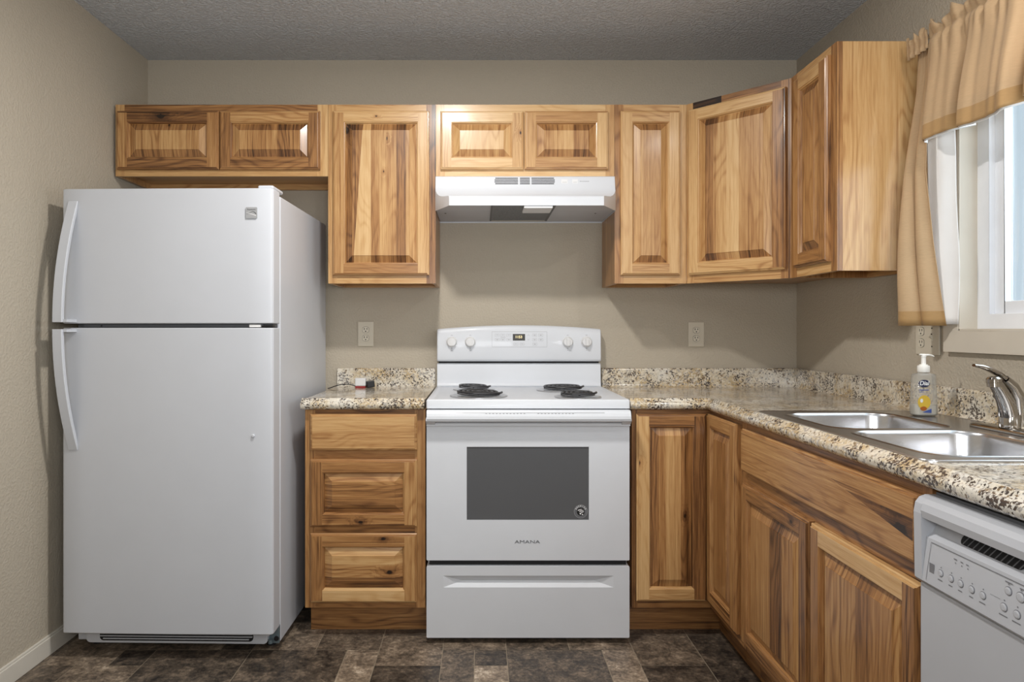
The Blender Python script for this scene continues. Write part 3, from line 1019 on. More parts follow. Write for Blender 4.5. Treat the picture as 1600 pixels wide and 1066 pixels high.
# ------------------------------------------------------------------ outlets
def outlet(label, x, z, wd=.0745, ht=.1165):
    t = thing('wall_outlet', label, 'outlet', (x, -.001, z - ht / 2), 'wall outlets')
    m = MB()
    m.box(x - wd / 2, x + wd / 2, -.0065, -.0008, z - ht / 2, z + ht / 2)
    m.build('cover_plate', 'ivory', t, bevel=.0025)
    receptacles(t, at(x, -.0065, z))
    return t
def receptacles(t, Mx):
    for s in (1, -1):
        m = MB()
        pts = [(max(-.0145, min(.0145, .0175 * math.cos(a))), .0175 * math.sin(a) * .82) for a in [2 * PI * i / 28 for i in range(28)]]
        m.prism([(1.07 * a, 1.07 * b) for a, b in pts], -.0004, 0, 1, axis='y')
        m.prism(pts, -.0018, 0, 0, axis='y')
        for dx, hh in ((-.0062, .0040), (.0062, .0034)):
            m.poly([(dx - .0016, -.0020, .0040 - hh), (dx + .0016, -.0020, .0040 - hh), (dx + .0016, -.0020, .0048 + hh), (dx - .0016, -.0020, .0048 + hh)], 1)
        disc(m, 0, -.0072, .0028, .0030, 1, -.0020, 12)
        m.xf(Mx @ at(0, 0, s * .0195))
        m.build('receptacle', ['ivoryl', 'dark'], t, weld=False)
    m = MB()
    m.lathe([(.003, 0), (.003, .001), (.001, .0014)], (0, 0, 0), (0, -1, 0), seg=12)
    m.xf(Mx)
    m.build('screw', 'ivoryl', t)
outlet('ivory double outlet on the back wall between refrigerator and range', -.537, 1.155)
outlet('ivory double outlet on the back wall right of the range', 1.016, 1.153)
t = thing('outlet_and_switch', 'wide ivory plate with outlet and switch on right wall below the curtain', 'outlet', (XR, -.947, 1.09), 'wall outlets')
m = MB()
m.box(XR - .0065, XR - .0008, -1.007, -.887, 1.092, 1.208)
m.build('cover_plate', 'ivory', t, bevel=.0025)
receptacles(t, at(XR - .0065, -.918, 1.150) @ ROTR)
m = MB()
m.box(-.005, .005, -.0015, 0, -.012, .012, 0)
m.prism([(0, -.004), (-.011, .002), (-.010, .007), (0, .006)], -.0038, .0038, 0, axis='x')
for zz in (.030, -.030):
    disc(m, 0, zz, .0028, .0028, 1, -.0006, 12)
disc(m, 0, .0105, .0045, .002, 1, -.0018, 12)
m.xf(at(XR - .0065, -.972, 1.150) @ ROTR)
m.build('switch', ['ivoryl', 'dark'], t, weld=False)

# ------------------------------------------------------------------ things on the left counter
t = thing('power_adapter', 'small white adapter with red base and black cord on the left counter', 'adapter', (-.551, -.055, .907))
m = MB()
m.box(-.576, -.526, -.075, -.035, .9145, .952)
m.build('housing', 'plastic', t, bevel=.006, seg=3)
m = MB()
m.box(-.574, -.528, -.074, -.036, .9075, .9145)
m.build('base', 'red', t, bevel=.001)
m = MB()
cp = []
for i in range(17):
    u = i / 16
    x = -.575 - .112 * u
    cp.append((x, -.060 - .07 * u ** 2, .915 + .012 * math.sin(PI * min(1, u * 1.05)) - .0055 * u))
m.tube(cp, .0021, 8)
m.build('cord', 'black', t, smooth=60)
o = MB()
o.box(-.018, .018, -.014, .014, 0, .030)
o.xf(at(-.505, -.058, .9090) @ Matrix.Rotation(.35, 4, 'Z') @ Matrix.Rotation(-.12, 4, 'Y'))
ob = o.build('power_plug', 'black', None, bevel=.003)
tag(ob, 'small black plug lying beside the white adapter on the left counter', 'plug')

# ------------------------------------------------------------------ refrigerator
FRX = -1.102
t = thing('refrigerator', 'tall white top-freezer refrigerator against the left wall', 'refrigerator', (FRX, -.40, 0))
fl, fr_ = -1.480, -.724
yd0, yd1 = -.715, -.792        # back and front of the doors
m = MB()
m.box(fl + .002, fr_ - .002, -.700, -.025, .030, 1.664)
m.build('body', 'fridge', t, bevel=.004)
m = MB()
m.box(fl + .012, fr_ - .012, -.7145, -.7005, .10, 1.655)
m.build('gasket', 'grey', t)
def slabdoor(name, za, zb):
    m = MB()
    prof = [(fl, yd0), (fl, yd1 + .010), (fl + .004, yd1 + .003), (fl + .012, yd1)]
    n = 10
    for i in range(1, n):
        u = i / n
        prof.append((fl + .012 + (fr_ - fl - .024) * u, yd1 - .004 * math.sin(PI * u)))
    prof += [(fr_ - .012, yd1), (fr_ - .004, yd1 + .003), (fr_, yd1 + .010), (fr_, yd0)]
    m.prism(prof, za, zb)
    return m.build(name, 'fridge', t, bevel=.003, smooth=25)
fz = slabdoor('freezer_door', 1.197, 1.676)
fd = slabdoor('refrigerator_door', .095, 1.1815)
def fhandle(door_, top):
    n = 16
    rings = []
    for i in range(n + 1):
        u = i / n                       # 0 at the far end, 1 at the gap between the doors
        bow = .002 + .062 * (1 - (1 - u) ** 2.0)
        sx = -.018 * (1 - (1 - u) ** 2.0)
        if top:
            z = 1.632 + (1.2015 - 1.632) * u
        else:
            z = .748 + (1.177 - .748) * u
        xa, xb = fl + .024 + sx, fl + .060 + sx
        yf_ = yd1 - .002 - bow
        yb_ = min(yf_ + .013, yd1 - .0015)
        rings.append([(xa + .003, yf_, z), (xb - .002, yf_, z), (xb, yf_ + .003, z), (xb, yb_, z), (xa, yb_, z), (xa, yf_ + .004, z)])
    m = MB()
    m.loft(rings)
    zf = 1.2015 if top else 1.177
    za, zb = (zf, zf + .010) if top else (zf - .010, zf)
    m.box(fl + .006, fl + .055, yd1 - .060, yd1 - .0012, za, zb)
    return m.build('handle', 'fridge', door_, weld=False, smooth=30)
fhandle(fz, True)
fhandle(fd, False)
# badge
bx0, bx1, bz0, bz1 = -.8185, -.7785, 1.5690, 1.6080
m = MB()
yb = yd1 - .0025
lp = rr(bx0, bx1, bz0, bz1, .003, 4)
m.prism([(a, b) for a, b in lp], yb - .003, yb + .0035, 0, axis='y')
m.mesh(text('Kenmore', .0075, .0001), at((bx0 + bx1) / 2, yb - .0033, 1.5995) @ FRONT, 1)
def swoosh(pts, wds, mi):
    for (a, b, wa, wb) in zip(pts[:-1], pts[1:], wds[:-1], wds[1:]):
        m.poly([(a[0], yb - .0033, a[1] - wa), (b[0], yb - .0033, b[1] - wb), (b[0], yb - .0033, b[1] + wb), (a[0], yb - .0033, a[1] + wa)], mi)
P1 = [(bx0 + .002 + .0355 * u, 1.583 + .0095 * math.sin(PI * (u ** 1.5) * .95) - .001 * u) for u in [i / 14 for i in range(15)]]
swoosh(P1, [.0003 + .0014 * (i / 14) ** 2 for i in range(15)], 1)
P2 = [(bx0 + .003 + .034 * u, 1.5885 - .0100 * u) for u in [i / 8 for i in range(9)]]
swoosh(P2, [.0003 + .0008 * (i / 8) for i in range(9)], 2)
bo = m.build('badge', ['badge', 'dark', 'pure'], fz, weld=False)
m = MB()
m.lathe([(.006, 0), (.006, .003), (.004, .005)], (-.793, yd1 - .0022, .800), (0, -1, 0), seg=14)
m.build('door_stop', 'fridge', fd, smooth=40)
# hinges
m = MB()
m.box(fr_ - .060, fr_ - .004, -.775, -.66, 1.6765, 1.690)
m.build('hinge_cover', 'fridge', t, bevel=.006, seg=3)
m = MB()
m.box(fl + .01, fl + .05, -.76, -.70, 1.6765, 1.682)
m.build('hinge_cover', 'fridge', t, bevel=.002)
m = MB()
m.box(fl + .060, fr_ - .010, -.760, -.7145, 1.1835, 1.1955, 0)
m.box(fr_ - .085, fr_ - .045, -.788, -.7605, 1.1845, 1.1935, 1)
m.box(fr_ - .043, fr_ - .003, -.784, -.7605, 1.1845, 1.1915, 2)
m.lathe([(.003, 0), (.003, .002)], (fl + .125, -.7605, 1.189), (0, -1, 0), seg=10, m=2)
m.build('middle_hinge', ['grey', 'pure', 'black'], t, weld=False)
# base grille
m = MB()
ga, gb = fl + .05, fr_ - .040
m.prism([(a, b) for a, b in rr(ga, gb, .034, .086, .015, 4)], -.728, -.7005, 0, axis='y')
m.prism([(a, b) for a, b in rr(ga + .05, gb - .052, .042, .084, .014, 4)], -.7288, -.728, 1, axis='y')
for k in range(4):
    z = .049 + k * .0095
    m.box(ga + .052 + (k == 0) * .012, gb - .055 - (k == 0) * .012, -.733, -.7285, z, z + .0032, 0)
m.box(gb - .026, gb + .008, -.737, -.7285, .066, .0905, 0)
m.build('base_grille', ['fridge', 'dark'], t, weld=False)
m = MB()
m.box(fr_ - .044, fr_ - .003, -.712, -.7005, .030, .094, 0)
m.lathe([(.009, 0), (.009, .004)], (fr_ - .012, -.712, .048), (0, -1, 0), seg=14, m=1)
m.lathe([(.008, 0), (.008, .014)], (fr_ - .032, -.722, .034), (0, 0, 1), seg=14, m=2)
m.build('lower_hinge', ['galv', 'black', 'galv'], t, weld=False)
for sx in (fl + .05, fr_ - .05):
    for sy in (-.65, -.10):
        m = MB()
        m.lathe([(.018, 0), (.018, .012), (.010, .014), (.010, .032)], (sx, sy, 0), seg=14)
        m.build('foot', 'black', t)
t.rotation_euler = (0, 0, math.radians(-1.2))

# ------------------------------------------------------------------ range
RX0, RX1 = -.201, .561
RC = (RX0 + RX1) / 2
t = thing('range', 'white freestanding electric range with four coil burners below the hood', 'stove', (RC, -.34, 0))
m = MB()
m.box(RX0 + .003, RX1 - .003, -.615, -.030, .030, .880)
m.build('body', 'white', t, bevel=.002)
m = MB()
m.box(RX0 + .010, RX1 - .010, -.640, -.6155, .030, .876)
m.build('door_gap', 'dark', t)
for sx in (RX0 + .05, RX1 - .05):
    for sy in (-.58, -.08):
        m = MB()
        m.lathe([(.02, 0), (.02, .012), (.011, .014), (.011, .032)], (sx, sy, 0), seg=14)
        m.build('foot', 'black', t)
# cooktop: rim with a shallow recessed deck, rising into the riser at the back
m = MB()
ye, yk = -.664, -.060
out = rr(RX0, RX1, ye, yk, .006, 3)
inn = rr(RX0 + .016, RX1 - .016, ye + .020, yk - .004, .012, 3)
inn2 = rr(RX0 + .022, RX1 - .022, ye + .028, yk - .006, .012, 3)
L = [[(x, y, .8805) for x, y in out], [(x, y, .909) for x, y in out],
     [(x, y, .9135) for x, y in rr(RX0 + .003, RX1 - .003, ye + .003, yk - .001, .006, 3)],
     [(x, y, .9145) for x, y in rr(RX0 + .007, RX1 - .007, ye + .007, yk - .002, .006, 3)],
     [(x, y, .9140) for x, y in inn], [(x, y, .9110) for x, y in inn2]]
m.loft(L)
m.build('cooktop', 'white', t, smooth=35)
# backguard
m = MB()
rp = [(-.030, .885), (-.0595, .885), (-.0595, .9145), (-.068, .9145), (-.063, .918), (-.059, .928), (-.056, .945), (-.052, 1.012), (-.048, 1.0195), (-.030, 1.0195)]
m.prism(rp, RX0 + .003, RX1 - .003, axis='x')
m.build('riser', 'white', t, smooth=40)
m = MB()
m.box(RX0 + .010, RX1 - .010, -.045, -.028, 1.0195, 1.0285)
m.build('vent_gap', 'dark', t)
m = MB()
n = 16
topz = lambda x: 1.178 + .018 * (1 - ((x - RC) / .378) ** 2)
xs = [RX0 + .003 + (RX1 - RX0 - .006) * i / n for i in range(n + 1)]
rings = []
for x in xs:
    tz = topz(x)
    rings.append([(x, -.024, 1.0285), (x, -.064, 1.0285), (x, -.0705, 1.034), (x, -.0725, 1.05), (x, -.067, tz - .022), (x, -.064, tz - .008), (x, -.056, tz - .001), (x, -.044, tz), (x, -.024, tz - .002)])
m.loft(rings)
bgd = m.build('backguard', 'white', t, smooth=40, bevel=.004)
def pface(z):      # the control panel leans back a little
    return -.0725 + (z - 1.05) * (.0055 / .118)
# printed control panel
m = MB()
def line(x0, z0_, x1, z1_, wd=.0007, mi=0):
    y = -.0006
    d = Vector((x1 - x0, z1_ - z0_)).normalized()
    nx, nz = -d.y * wd, d.x * wd
    m.poly([(x0 + nx, pface(z0_) + y, z0_ + nz), (x0 - nx, pface(z0_) + y, z0_ - nz), (x1 - nx, pface(z1_) + y, z1_ - nz), (x1 + nx, pface(z1_) + y, z1_ + nz)], mi)
def rect(x0, x1, za, zb, wd=.0005):
    line(x0, za, x1, za, wd); line(x0, zb, x1, zb, wd); line(x0, za, x0, zb, wd); line(x1, za, x1, zb, wd)
sz = 339.2
def zx(px): return (px - 750) / sz
def zz_(py): return 1.176 - (py - 515) / sz
def zb5(x, y): return zx(640 + x / 4.324), zz_(500 + y / 4.324)
a = zb5(557, 80); b = zb5(928, 183)
rect(a[0], b[0], b[1], a[1], .0004)
for (cx, cy) in ((592, 103), (630, 103), (670, 103), (592, 134), (630, 134), (670, 134), (845, 103), (886, 103), (845, 134), (886, 134), (846, 164), (718, 163), (760, 163)):
    c = zb5(cx, cy)
    rect(c[0] - .0098, c[0] + .0098, c[1] - .0058, c[1] + .0058, .0003)
    line(c[0] - .0050, c[1] + .0012, c[0] + .0050, c[1] + .0012, .0006)
    if cy == 134 or cx > 800:
        line(c[0] - .0038, c[1] - .0018, c[0] + .0038, c[1] - .0018, .0005)
for s_ in (1, -1):
    c = zb5(803, 104 if s_ > 0 else 132)
    line(c[0] - .005, c[1] - .003 * s_, c[0], c[1] + .004 * s_, .0004)
    line(c[0] + .005, c[1] - .003 * s_, c[0], c[1] + .004 * s_, .0004)
c = zb5(632, 118)
line(c[0] - .012, c[1], c[0] + .012, c[1], .0005)
m.build('printed_controls', 'mark', bgd, weld=False)
a = zb5(697, 95); b = zb5(780, 140)
m = MB()
zc = (a[1] + b[1]) / 2
m.poly([(a[0], pface(b[1]) - .0008, b[1]), (b[0], pface(b[1]) - .0008, b[1]), (b[0], pface(a[1]) - .0008, a[1]), (a[0], pface(a[1]) - .0008, a[1])], 0)
m.mesh(text('1153', .0165, .0001), at((a[0] + b[0]) / 2 - .001, pface(zc) - .0014, zc + .001) @ FRONT, 1)
m.build('clock_display', ['display', 'digit'], bgd, weld=False)
for (kx, ky) in ((285, 150), (410, 150), (1068, 150), (1195, 149)):
    c = zb5(kx, ky)
    y = pface(c[1])
    m = MB()
    m.lathe([(.0255, -.001), (.0250, .004), (.0225, .006), (.0205, .016), (.0185, .019)], (c[0], y, c[1]), (0, -1, 0), seg=32)
    m.box(c[0] - .0065, c[0] + .0065, y - .030, y - .018, c[1] - .0155, c[1] + .0175)
    kb = m.build('knob', 'plastic', bgd, weld=False, smooth=35, bevel=.0012)
    m = MB()
    for k in range(9):
        aa = math.radians(-230 + k * 35)
        xx, zz = c[0] + .0275 * math.cos(aa), c[1] + .0275 * math.sin(aa)
        disc(m, xx, zz, .0008, .0008, 0, pface(zz) - .0006, 8)
    line(c[0] - .004, c[1] + .0315, c[0] + .004, c[1] + .0315, .0009)
    line(c[0] - .003, c[1] - .0300, c[0] + .003, c[1] - .0300, .0012)
    line(c[0] - .002, c[1] - .0375, c[0] + .002, c[1] - .0375, .0014)
    m.build('printed_marks', 'mark', kb, weld=False)
# burners
for (bx, bd, rad, pan, turns, tilt) in ((-.005, .500, .092, .114, 4, .025), (-.027, .205, .071, .091, 3, .03), (.360, .240, .089, .114, 4, -.01), (.382, .545, .072, .091, 3, -.02)):
    b_ = MB()
    z = .9135
    b_.lathe([(pan, -.0015), (pan, .0015), (pan - .004, .0028), (pan - .012, .0022), (pan - .018, -.0005), (.03, -.0018)], (bx, -bd, z), seg=40)
    pn = b_.build('burner', 'pan', t, smooth=40)
    m = MB()
    pts = []
    for i in range(turns * 28 + 1):
        u = i / (turns * 28)
        a = u * turns * 2 * PI
        r = .017 + (rad - .017) * u
        pts.append((r * math.cos(a), r * math.sin(a), .0))
    m.tube(pts, .0047, 8, flat=.9)
    m.lathe([(rad * .93, -.0095), (rad * .93, -.0055), (rad * .90, -.0055), (rad * .90, -.0095)], (0, 0, 0), seg=36, cap0=False, cap1=False)
    m.lathe([(.011, -.003), (.011, .002), (.008, .003)], (0, 0, 0), seg=16)
    for k in range(3):
        a = k * 2 * PI / 3 + .5
        m.tube([(0, 0, -.006), (rad * math.cos(a), rad * math.sin(a), -.006)], .0024, 6)
    m.xf(at(bx, -bd, z + .0155) @ Matrix.Rotation(tilt, 4, 'Y'))
    m.build('coil', 'coil', pn, weld=False, smooth=50)
# oven door
yf = -.660
m = MB()
wx0, wx1, wz0, wz1 = -.0495, .407, .463, .737
me = plate([rr(RX0 + .001, RX1 - .002, .312, .8765, .004, 3), [(wx0, wz0), (wx0, wz1), (wx1, wz1), (wx1, wz0)]], .004)
m.mesh(me, at(0, yf + .004, 0) @ FRONT)
m.box(RX0 + .006, wx0, yf + .0085, -.6165, .316, .872)
m.box(wx1, RX1 - .006, yf + .0085, -.6165, .316, .872)
m.box(wx0, wx1, yf + .0085, -.6165, wz1, .872)
m.box(wx0, wx1, yf + .0085, -.6165, .316, wz0)
m.box(wx0, wx1, -.625, -.6165, wz0, wz1, 1)
od = m.build('oven_door', ['white', 'cavity'], t, weld=False, bevel=.002)
m = MB()
m.box(wx0 + .0005, wx1 - .0005, yf + .003, yf + .006, wz0 + .0005, wz1 - .0005)
m.build('window', 'oven_glass', od)
m = MB()
for zr_ in (.5285,):
    m.tube([(wx0 + .002, -.648, zr_), (wx1 - .002, -.648, zr_)], .0011, 6)
m.build('oven_rack', 'pure', od)
# full-width handle with vent strip
m = MB()
prof = [(yf - .0005, .8765), (yf - .020, .8765), (yf - .030, .8740), (yf - .036, .866), (yf - .040, .856), (yf - .041, .846), (yf - .038, .838), (yf - .030, .833), (yf - .018, .836), (yf - .012, .846), (yf - .0005, .850)]
m.prism(prof, RX0 + .004, RX1 - .004, axis='x')
m.prism([(yf - .0005, .832), (yf - .010, .8265), (yf - .010, .8165), (yf - .0005, .8150)], RX0 + .001, RX1 - .001, axis='x')
for (xa, xb) in ((RX0 + .001, RX0 + .034), (RX1 - .034, RX1 - .001)):
    m.prism([(yf - .0005, .850), (yf - .030, .846), (yf - .034, .838), (yf - .016, .824), (yf - .0005, .818)], xa, xb, axis='x')
m.build('handle', 'white', od, weld=False, smooth=40, bevel=.0015)
m = MB()
m.box(-.10, .46, yf - .0352, yf - .030, .8680, .8692)
for k in range(26):
    xx = .020 + k * .0128
    if abs(k - 13) > 1:
        m.box(xx, xx + .006, yf - .0372, yf - .032, .8655, .8668)
m.build('vent_slots', 'mark', od, weld=False)
m = MB()
tm = text('AMANA', .0165, .0004)
m.mesh(tm, at((823.9 - 750) / 417.8, yf - .0006, 1.176 - 332 / 417.8) @ FRONT @ Matrix.Diagonal((1.62, 1, 1, 1)))
m.build('brand_lettering', 'grey', od, weld=False)
# round sticker
sx_, sz_ = (907.5 - 750) / 417.8, 1.176 - (799.8 - 515) / 417.8
m = MB()
ys = yf + .0024
disc(m, sx_, sz_, .0255, .0255, 0, ys, 36)
disc(m, sx_, sz_, .0240, .0240, 1, ys - .0003, 36)
disc(m, sx_, sz_, .0170, .0170, 0, ys - .0006, 36)
disc(m, sx_, sz_, .0160, .0160, 2, ys - .0009, 36)
for k, ch in enumerate('AMERICA'):
    a = math.radians(150 - k * 20)
    m.mesh(text(ch, .0070, .0001, bold=.0002), at(sx_ + .0203 * math.cos(a), ys - .0012, sz_ + .0203 * math.sin(a)) @ FRONT @ Matrix.Rotation(a - PI / 2, 4, 'Z'), 3)
for k in range(3):
    px = [(-.011 + .006 * k + .016 * u, .003 - .004 * k + .008 * u - .004 * u * u + .002) for u in (0, .33, .66, 1)]
    for (p0, p1, w0, w1) in zip(px[:-1], px[1:], (.0026, .0024, .0018), (.0024, .0018, .0008)):
        if math.hypot(*p1) < .0155:
            m.poly([(sx_ + p0[0], ys - .0012, sz_ + p0[1] - w0), (sx_ + p1[0], ys - .0012, sz_ + p1[1] - w1), (sx_ + p1[0], ys - .0012, sz_ + p1[1] + w1 * .3), (sx_ + p0[0], ys - .0012, sz_ + p0[1] + w0 * .3)], 3)
disc(m, sx_ - .0015, sz_ - .0075, .0030, .0032, 3, ys - .0013, 12)
disc(m, sx_ + .0065, sz_ - .0105, .0024, .0022, 3, ys - .0013, 12)
m.build('sticker', ['mark', 'grey', 'black', 'pure'], od, weld=False)
# storage drawer with a V-shaped finger groove
m = MB()
dz0, dz1 = .0225, .290
X0, X1 = RX0 + .001, RX1 - .002
gx0, gx1 = (640 + 140 / 2.665 - 750) / 417.8, (640 + 850 / 2.665 - 750) / 417.8
gz1, gz0 = 1.176 - (630 + 719 / 2.665 - 515) / 417.8, 1.176 - (630 + 768 / 2.665 - 515) / 417.8
hx0, hx1 = gx0 + .072, gx1 - .072
zm = gz1 - (gz1 - gz0) * .52
yg = yf + .016
P = lambda x, z, y=yf: (x, y, z)
me = plate([rr(X0, X1, dz0, dz1, .004, 3), [(gx0, gz0), (gx0, gz1), (gx1, gz1), (gx1, gz0)]], .0002)
m.mesh(me, at(0, yf + .0002, 0) @ FRONT)
m.poly([P(gx0, gz1), P(gx1, gz1), P(hx1, zm, yg), P(hx0, zm, yg)])
m.poly([P(gx0, gz0), P(hx0, zm, yg), P(hx1, zm, yg), P(gx1, gz0)])
m.poly([P(gx0, gz0), P(gx0, gz1), P(hx0, zm, yg)])
m.poly([P(gx1, gz1), P(gx1, gz0), P(hx1, zm, yg)])
lo = rr(X0, X1, dz0, dz1, .004, 3)
m.loft([[(x, yf + .0002, z) for x, z in lo], [(x, -.6165, z) for x, z in lo]], cap0=False)
m.build('drawer', 'white', t, weld=False, smooth=25)

# ------------------------------------------------------------------ range hood
HX0, HX1 = -.1885, .5725
HC = (HX0 + HX1) / 2
t = thing('range_hood', 'white under-cabinet range hood with vent slots above the range', 'range hood', (HC, -.23, 1.677))
hz0, hz1 = 1.677, 1.828
def hx(d):
    k = max(0, (d - .33) / (.457 - .33))
    return HX0 + .064 * k, HX1 - .072 * k
pf = [(.308, hz1), (.312, hz1 - .004), (.316, 1.800), (.322, 1.776), (.332, 1.760), (.346, 1.746), (.364, 1.735), (.388, 1.727), (.415, 1.722), (.440, 1.7185), (.452, 1.7165), (.4565, 1.712), (.457, 1.700), (.457, hz0)]
m = MB()
for (a, b) in zip(pf[:-1], pf[1:]):
    (al, ar), (bl, br) = hx(a[0]), hx(b[0])
    m.poly([(al, -a[0], a[1]), (ar, -a[0], a[1]), (br, -b[0], b[1]), (bl, -b[0], b[1])])
# side walls: flat part, then the chamfered corner below the curve
for s in (0, 1):
    X = (HX0, HX1)[s]
    m.poly([(X, -.003, hz0), (X, -.33, hz0), (X, -.33, 1.7625), (X, -.322, 1.776), (X, -.316, 1.800), (X, -.312, hz1 - .004), (X, -.308, hz1), (X, -.003, hz1)])
    low = [(hx(d)[s], -d, hz0) for d in (.33, .457)]
    up = [(hx(d)[s], -d, z) for d, z in pf if d >= .332]
    m.poly([low[0], low[1]] + list(reversed(up)) + [(X, -.33, 1.7625)])
m.poly([(HX0, -.003, hz1), (HX1, -.003, hz1), (HX1, -.308, hz1), (HX0, -.308, hz1)])
m.poly([(HX0, -.003, hz0), (HX0, -.003, hz1), (HX1, -.003, hz1), (HX1, -.003, hz0)])
hood = m.build('canopy', 'white', t, smooth=30)
# underside pan, recessed a little inside the skirt
zu = hz0 + .006
pan = [(HX0 + .002, -.005), (HX1 - .002, -.005), (HX1 - .002, -.329), (hx(.4565)[1] - .001, -.4555), (hx(.4565)[0] + .001, -.4555), (HX0 + .002, -.329)]
m = MB()
me = plate([pan], .0008)
m.mesh(me, at(0, 0, zu))
fx0, fx1 = (769 - 750) / 360, (857.6 - 750) / 360
for px, py in ((660 + 170 / 4.706, 333), (660 + 1272 / 4.706, 333)):
    s = (py - 515) / (1.176 - zu)
    m.lathe([(.004, 0), (.004, .0012)], ((px - 750) / s, CAM_Y + F / s, zu - .002), seg=10, m=1)
m.build('underside', ['whitedk', 'dark'], t, weld=False)
m = MB()
m.box(fx0, fx1, -.450, -.060, zu - .0040, zu - .0012, 0)
m.box(fx0 - .008, fx0, -.450, -.05, zu - .0050, zu - .0012, 1)
m.box(fx1, fx1 + .010, -.450, -.05, zu - .0050, zu - .0012, 1)
m.box(fx0 - .002, fx1 + .002, -.060, -.046, zu - .0050, zu - .0012, 2)
m.build('grease_filter', ['filter', 'grey', 'ivory'], t, weld=False)
m = MB()
m.box(fx0 + .125, fx1 - .004, -.452, -.33, zu - .016, zu - .0042)
m.build('light_lens', 'lens', t, bevel=.003)
m = MB()
def hoody(z):
    for (a, b) in zip(pf[:-1], pf[1:]):
        if b[1] <= z <= a[1]:
            return -(a[0] + (b[0] - a[0]) * (a[1] - z) / (a[1] - b[1]))
for (xa, xb) in ((772.6, 809.4), (811.5 + .8, 827.9), (830.4, 866.8)):
    for k in range(4):
        py = 278.6 + k * 2.95
        z = 1.176 - (py - 515) / 368
        x0_, x1_ = (xa - 750) / 368, (xb - 750) / 368
        if xa > 811 and xa < 815:
            pass
        elif k in (0, 3):
            x0_ += .003 if xa < 800 else 0
            x1_ -= .003 if xa > 820 else 0
        m.poly([(x0_, hoody(z) - .0006, z - .0020), (x1_, hoody(z) - .0006, z - .0020), (x1_, hoody(z) - .0006, z + .0020), (x0_, hoody(z) - .0006, z + .0020)])
m.build('vent_slots', 'dark', hood, weld=False)
for (xa, xb) in ((877, 887), (894, 903)):
    m = MB()
    z = 1.176 + (515 - 283.5) / 368
    x0_, x1_ = (xa - 750) / 368, (xb - 750) / 368
    m.box(x0_, x1_, hoody(z) - .002, hoody(z) + .002, z - .009, z + .009, 0)
    m.poly([(x0_ + .004, hoody(z) - .0024, z - .005), (x1_ - .004, hoody(z) - .0024, z - .005), (x1_ - .004, hoody(z) - .0024, z - .0038), (x0_ + .004, hoody(z) - .0024, z - .0038)], 1)
    m.build('switch', ['plastic', 'mark'], hood, weld=False)
m = MB()
z = 1.176 + (515 - 283.5) / 368
for k in range(6):
    xx = (906 + k * 2.5 - 750) / 368
    m.box(xx, xx + .0045, hoody(z) - .0008, hoody(z), z - .0012, z + .0012)
m.build('printed_mark', 'mark', hood, weld=False)

# ------------------------------------------------------------------ dishwasher
t = thing('dishwasher', 'white built-in dishwasher under the counter at the lower right', 'dishwasher', (1.15, -2.19, 0))
w0, w1 = 1.8905, 2.489
DX = .852
m = MB()
m.box(DX + .03, XR - .01, -w1 + .003, -w0 - .003, .10, .862)
m.build('body', 'grey', t)
m = MB()
m.box(DX, DX + .029, -w1, -w0, .112, .690)
m.build('door', 'dw', t, bevel=.004)
m = MB()
m.box(DX + .06, DX + .075, -w1, -w0, 0, .105)
m.build('toe_kick', 'black', t)
# control console: bulging lip, finger recess, sloped face; a raised cheek at each end
full = [(DX + .029, .694), (DX - .006, .694), (DX - .010, .699), (DX - .011, .760), (DX - .012, .825), (DX - .009, .843), (DX - .001, .853), (DX + .010, .857), (DX + .029, .857)]
rec = [(DX + .029, .694), (DX - .006, .694), (DX - .010, .699), (DX - .006, .745), (DX - .002, .782), (DX + .010, .790), (DX + .019, .806), (DX + .004, .815), (DX - .010, .818), (DX - .013, .832), (DX - .009, .845), (DX - .001, .853), (DX + .010, .857), (DX + .029, .857)]
m = MB()
def prof_y(prof, da, db):
    m.loft([[(x, -da, z) for x, z in prof], [(x, -db, z) for x, z in prof]])
prof_y(full, w0, w0 + .022)
prof_y(rec, w0 + .0221, w1 - .0221)
prof_y(full, w1 - .022, w1)
con = m.build('control_console', 'dw', t, weld=False, smooth=55, bevel=.004, seg=3)
def cf(z):
    return DX - .010 + (z - .699) / .046 * .004
m = MB()
def dline(da, za, db, zb, wd=.0006, mi=0):
    d = Vector((db - da, zb - za)).normalized()
    nd, nz = -d.y * wd, d.x * wd
    m.poly([(cf(za) - .0006, -(da + nd), za + nz), (cf(za) - .0006, -(da - nd), za - nz), (cf(zb) - .0006, -(db - nd), zb - nz), (cf(zb) - .0006, -(db + nd), zb + nz)], mi)
dline(1.930, .776, 2.45, .776, .0007)
dline(1.930, .776, 1.924, .704, .0005)
for (a, z, ln) in ((1.962, .7165, .012), (1.9896, .7165, .010), (2.014, .7165, .010), (2.041, .7165, .009), (2.067, .7165, .014), (2.113, .7150, .018), (2.140, .7150, .017),
                   (2.119, .7700, .016), (2.146, .7695, .010), (1.996, .7660, .008), (2.012, .7660, .006), (2.026, .7660, .006)):
    dline(a - ln / 2, z, a + ln / 2, z, .0010)
for (a, z) in ((1.962, .7395), (1.9896, .7395), (2.014, .7395), (2.041, .7395), (2.067, .7395), (2.113, .7395), (2.14, .7395), (2.119, .7675), (2.144, .7675), (1.997, .7600), (2.013, .7600), (2.028, .7600)):
    dline(a - .0012, z, a + .0012, z, .0011)
for k in range(8):
    dline(2.083 + k * .0028, .738, 2.0842 + k * .0028, .738, .0006)
m.box(cf(.73) - .0008, cf(.73), -1.944, -1.931, .7205, .7385)
m.build('printed_controls', 'print', con, weld=False)
